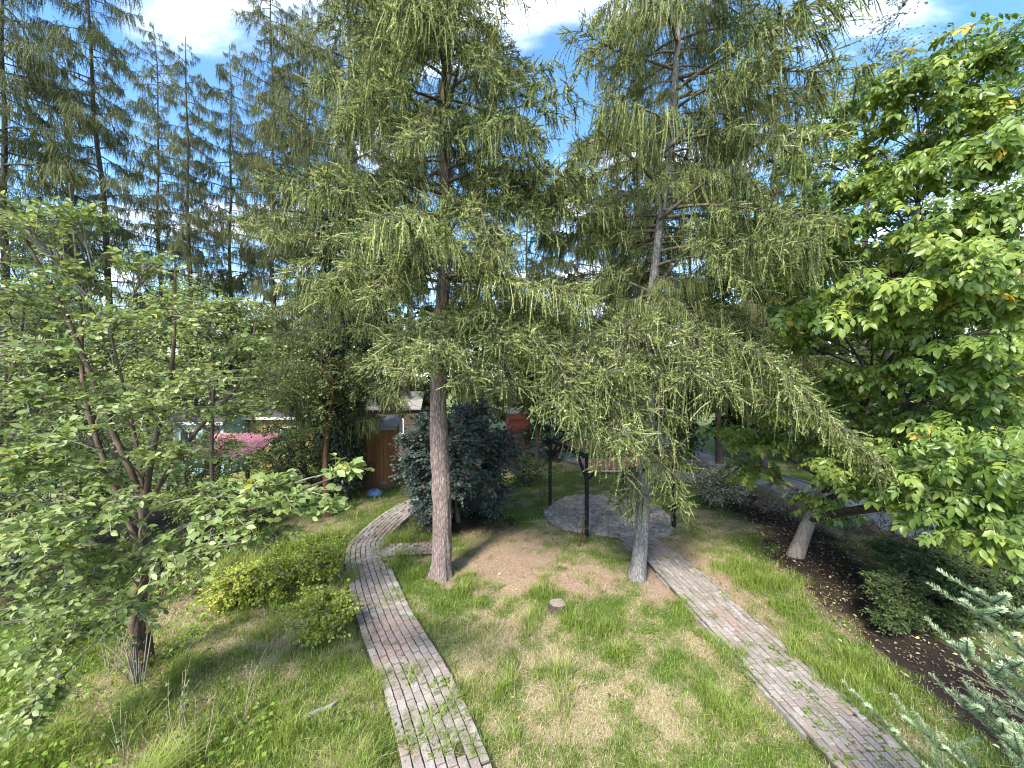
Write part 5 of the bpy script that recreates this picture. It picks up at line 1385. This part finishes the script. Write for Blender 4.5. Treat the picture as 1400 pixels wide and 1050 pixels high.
o_ = m_.obj('fallen_leaves', M['fallen']); o_['kind'] = 'stuff'; tag(o_, 'scattered yellow and brown fallen leaves on soil and grass', 'fallen leaves')

# ------------------------------------------------------------------ grass
r = np.random.default_rng(1000)
def blades(n, x0, x1, y0, y1, hgt, wid, dens_fn, seed):
    r = np.random.default_rng(seed)
    # denser towards the camera
    y = y0 + (y1 - y0) * r.random(n) ** 1.5; x = r.uniform(x0, x1, n)
    p = np.column_stack([x, y])
    edge = fbm(p * 4, 91, 2)
    ok = (np.abs(p[:, 0]) < p[:, 1] * 1.45 + 0.3) & (~paved(p, -0.02) | (~paved(p, -0.17) & (edge > 0.47)) | ((r.random(len(p)) < 0.3) & (edge > 0.52)))
    p = p[ok]
    l_, s_, so_, nz = zones(p)
    cl = fbm(p * 3.2, 77, 2); cl2 = fbm(p * 0.9, 55, 2)
    dens = (1 - 0.7 * l_) * np.clip(1 - 1.25 * so_, 0, 1) * (0.6 + 0.9 * cl)
    k = r.random(len(p)) < dens
    p, s_, l_, cl, cl2, so_ = p[k], s_[k], l_[k], cl[k], cl2[k], so_[k]
    n = len(p)
    tuft = np.clip((cl - 0.45) * 4.0, 0, 1) * np.clip((cl2 - 0.42) * 5, 0, 1)
    h = hgt * r.uniform(0.4, 1.25, n) * (0.55 + 1.9 * tuft) * (1 - 0.45 * l_) * (0.75 + 0.4 * (p[:, 0] < -2.4))
    a_ = r.uniform(0, 6.28, n); lean = r.uniform(0.2, 1.5, n)
    dr = np.column_stack([np.cos(a_), np.sin(a_), np.zeros(n)]); sd_ = np.column_stack([-np.sin(a_), np.cos(a_), np.zeros(n)]) * (wid * r.uniform(0.6, 1.3, n))[:, None] / 2
    dry = np.clip(0.06 + s_ * 0.8 + l_ * 0.6 + r.normal(0, 0.30, n) - 0.3 * tuft, 0, 1)
    lie = np.where(dry > 0.62, 0.8, 0.0)     # dry blades lie down
    b0 = np.column_stack([p, ground_z(p) - 0.01])
    mid = b0 + dr * (h * (0.25 + lie) * lean * 0.6)[:, None] + np.array([0, 0, 1.0]) * (h * (0.62 - 0.40 * lie))[:, None] 
    tip = b0 + dr * (h * (0.9 + lie) * lean)[:, None] + np.array([0, 0, 1.0]) * (h * (0.95 - 0.75 * lie))[:, None]
    mid[:, 2] += 0.01; tip[:, 2] += 0.01
    v = np.stack([b0 - sd_, b0 + sd_, mid - sd_ * 0.8, mid + sd_ * 0.8, tip], 1).reshape(-1, 3)
    i = np.arange(n)[:, None] * 5
    var = np.where(dry > 0.55, 0.62 + 0.38 * np.clip((dry - 0.55) * 1.8 + r.normal(0, 0.12, n), 0, 1), np.clip(0.28 + r.normal(0, 0.1, n) + 0.2 * (dry - 0.2) + 0.12 * tuft + 0.08 * (p[:, 0] < -2.4), 0.02, 0.57))
    return v, i + np.array([[0, 1, 3, 2]]), i + np.array([[2, 3, 4]]), var
m_ = MB()
for a in ((270000, -7.0, 6.2, 3.2, 9.5, 0.125, 0.0066, None, 1), (52000, -11, 8.5, 8.5, 20, 0.10, 0.010, None, 2), (16000, 8.5, 22, 8, 24, 0.10, 0.014, None, 3)):
    v, q, t3, var = blades(*a)
    m_.add(v, q, var); 
    m_.f.append((t3 + (m_.n - len(v)), var, 0))
o_ = m_.obj('grass', M['grass']); o_['kind'] = 'stuff'; tag(o_, 'lawn of green and straw coloured grass blades', 'grass')
# fallen larch needles and twigs under the trees
r = np.random.default_rng(1100)
p_ = np.column_stack([r.uniform(-3, 5, 190000), r.uniform(5.5, 11, 190000)])
l_, s_, so_, nz = zones(p_)
p_ = p_[(r.random(len(p_)) < l_)]; n = len(p_)
a_ = r.uniform(0, 6.28, n); d = np.column_stack([np.cos(a_), np.sin(a_), r.uniform(-0.1, 0.25, n)]) * r.uniform(0.02, 0.06, n)[:, None]
s = np.column_stack([-np.sin(a_), np.cos(a_), 0 * a_]) * 0.0022
b0 = np.column_stack([p_, ground_z(p_) + r.uniform(0.004, 0.02, n)])
m_ = MB(); m_.add(np.stack([b0 - s, b0 + s, b0 + d], 1).reshape(-1, 3), np.arange(3 * n).reshape(-1, 3), 0.1 + r.random(n) * 0.6)
o_ = m_.obj('needle_litter', M['fallen']); o_['kind'] = 'stuff'; tag(o_, 'reddish brown carpet of dropped needles between the larches', 'needle litter')

# low leafy ground cover under the apple tree
r = np.random.default_rng(1200)
n = 9000
p_ = np.column_stack([r.uniform(-9, -2.6, n), r.uniform(3.2, 9.5, n)])
k = fbm(p_ * 1.4, 66, 2) + 0.25 * (p_[:, 0] < -4.2) + 0.15 * (p_[:, 1] < 4.6)
p_ = p_[(k > 0.56) & ~paved(p_, 0.1)]; n = len(p_)
V, F = place(leaf_tpl(0.7, 0.1, 0.1, False), np.column_stack([p_, r.uniform(0.02, 0.2, n)]), frames(np.column_stack([r.normal(0, 1, (n, 2)), r.normal(0, 0.3, n)]), np.array([0, 0, 1.0]) + r.normal(0, 0.5, (n, 3))), r.uniform(0.03, 0.075, n))
m_ = MB(); m_.add(V, F, np.repeat(r.random(n), 2))
o_ = m_.obj('ground_cover', M['weed']); o_['kind'] = 'stuff'; tag(o_, 'low leafy ground cover under and around the apple tree', 'ground cover')

canes('dead_shrub', 'tangle of bare pale twigs round the foot of the apple trunk', AB + np.array([0.18, -0.12, 0]), 12, 0.75, 0.45, 980, leaves=4, mat='twig_grey')
canes('dead_shrub', 'dry brown stalks leaning on the rotten stump', rb + np.array([-0.22, -0.15, 0]), 9, 0.9, 0.3, 981, leaves=6, mat='straw_stem')
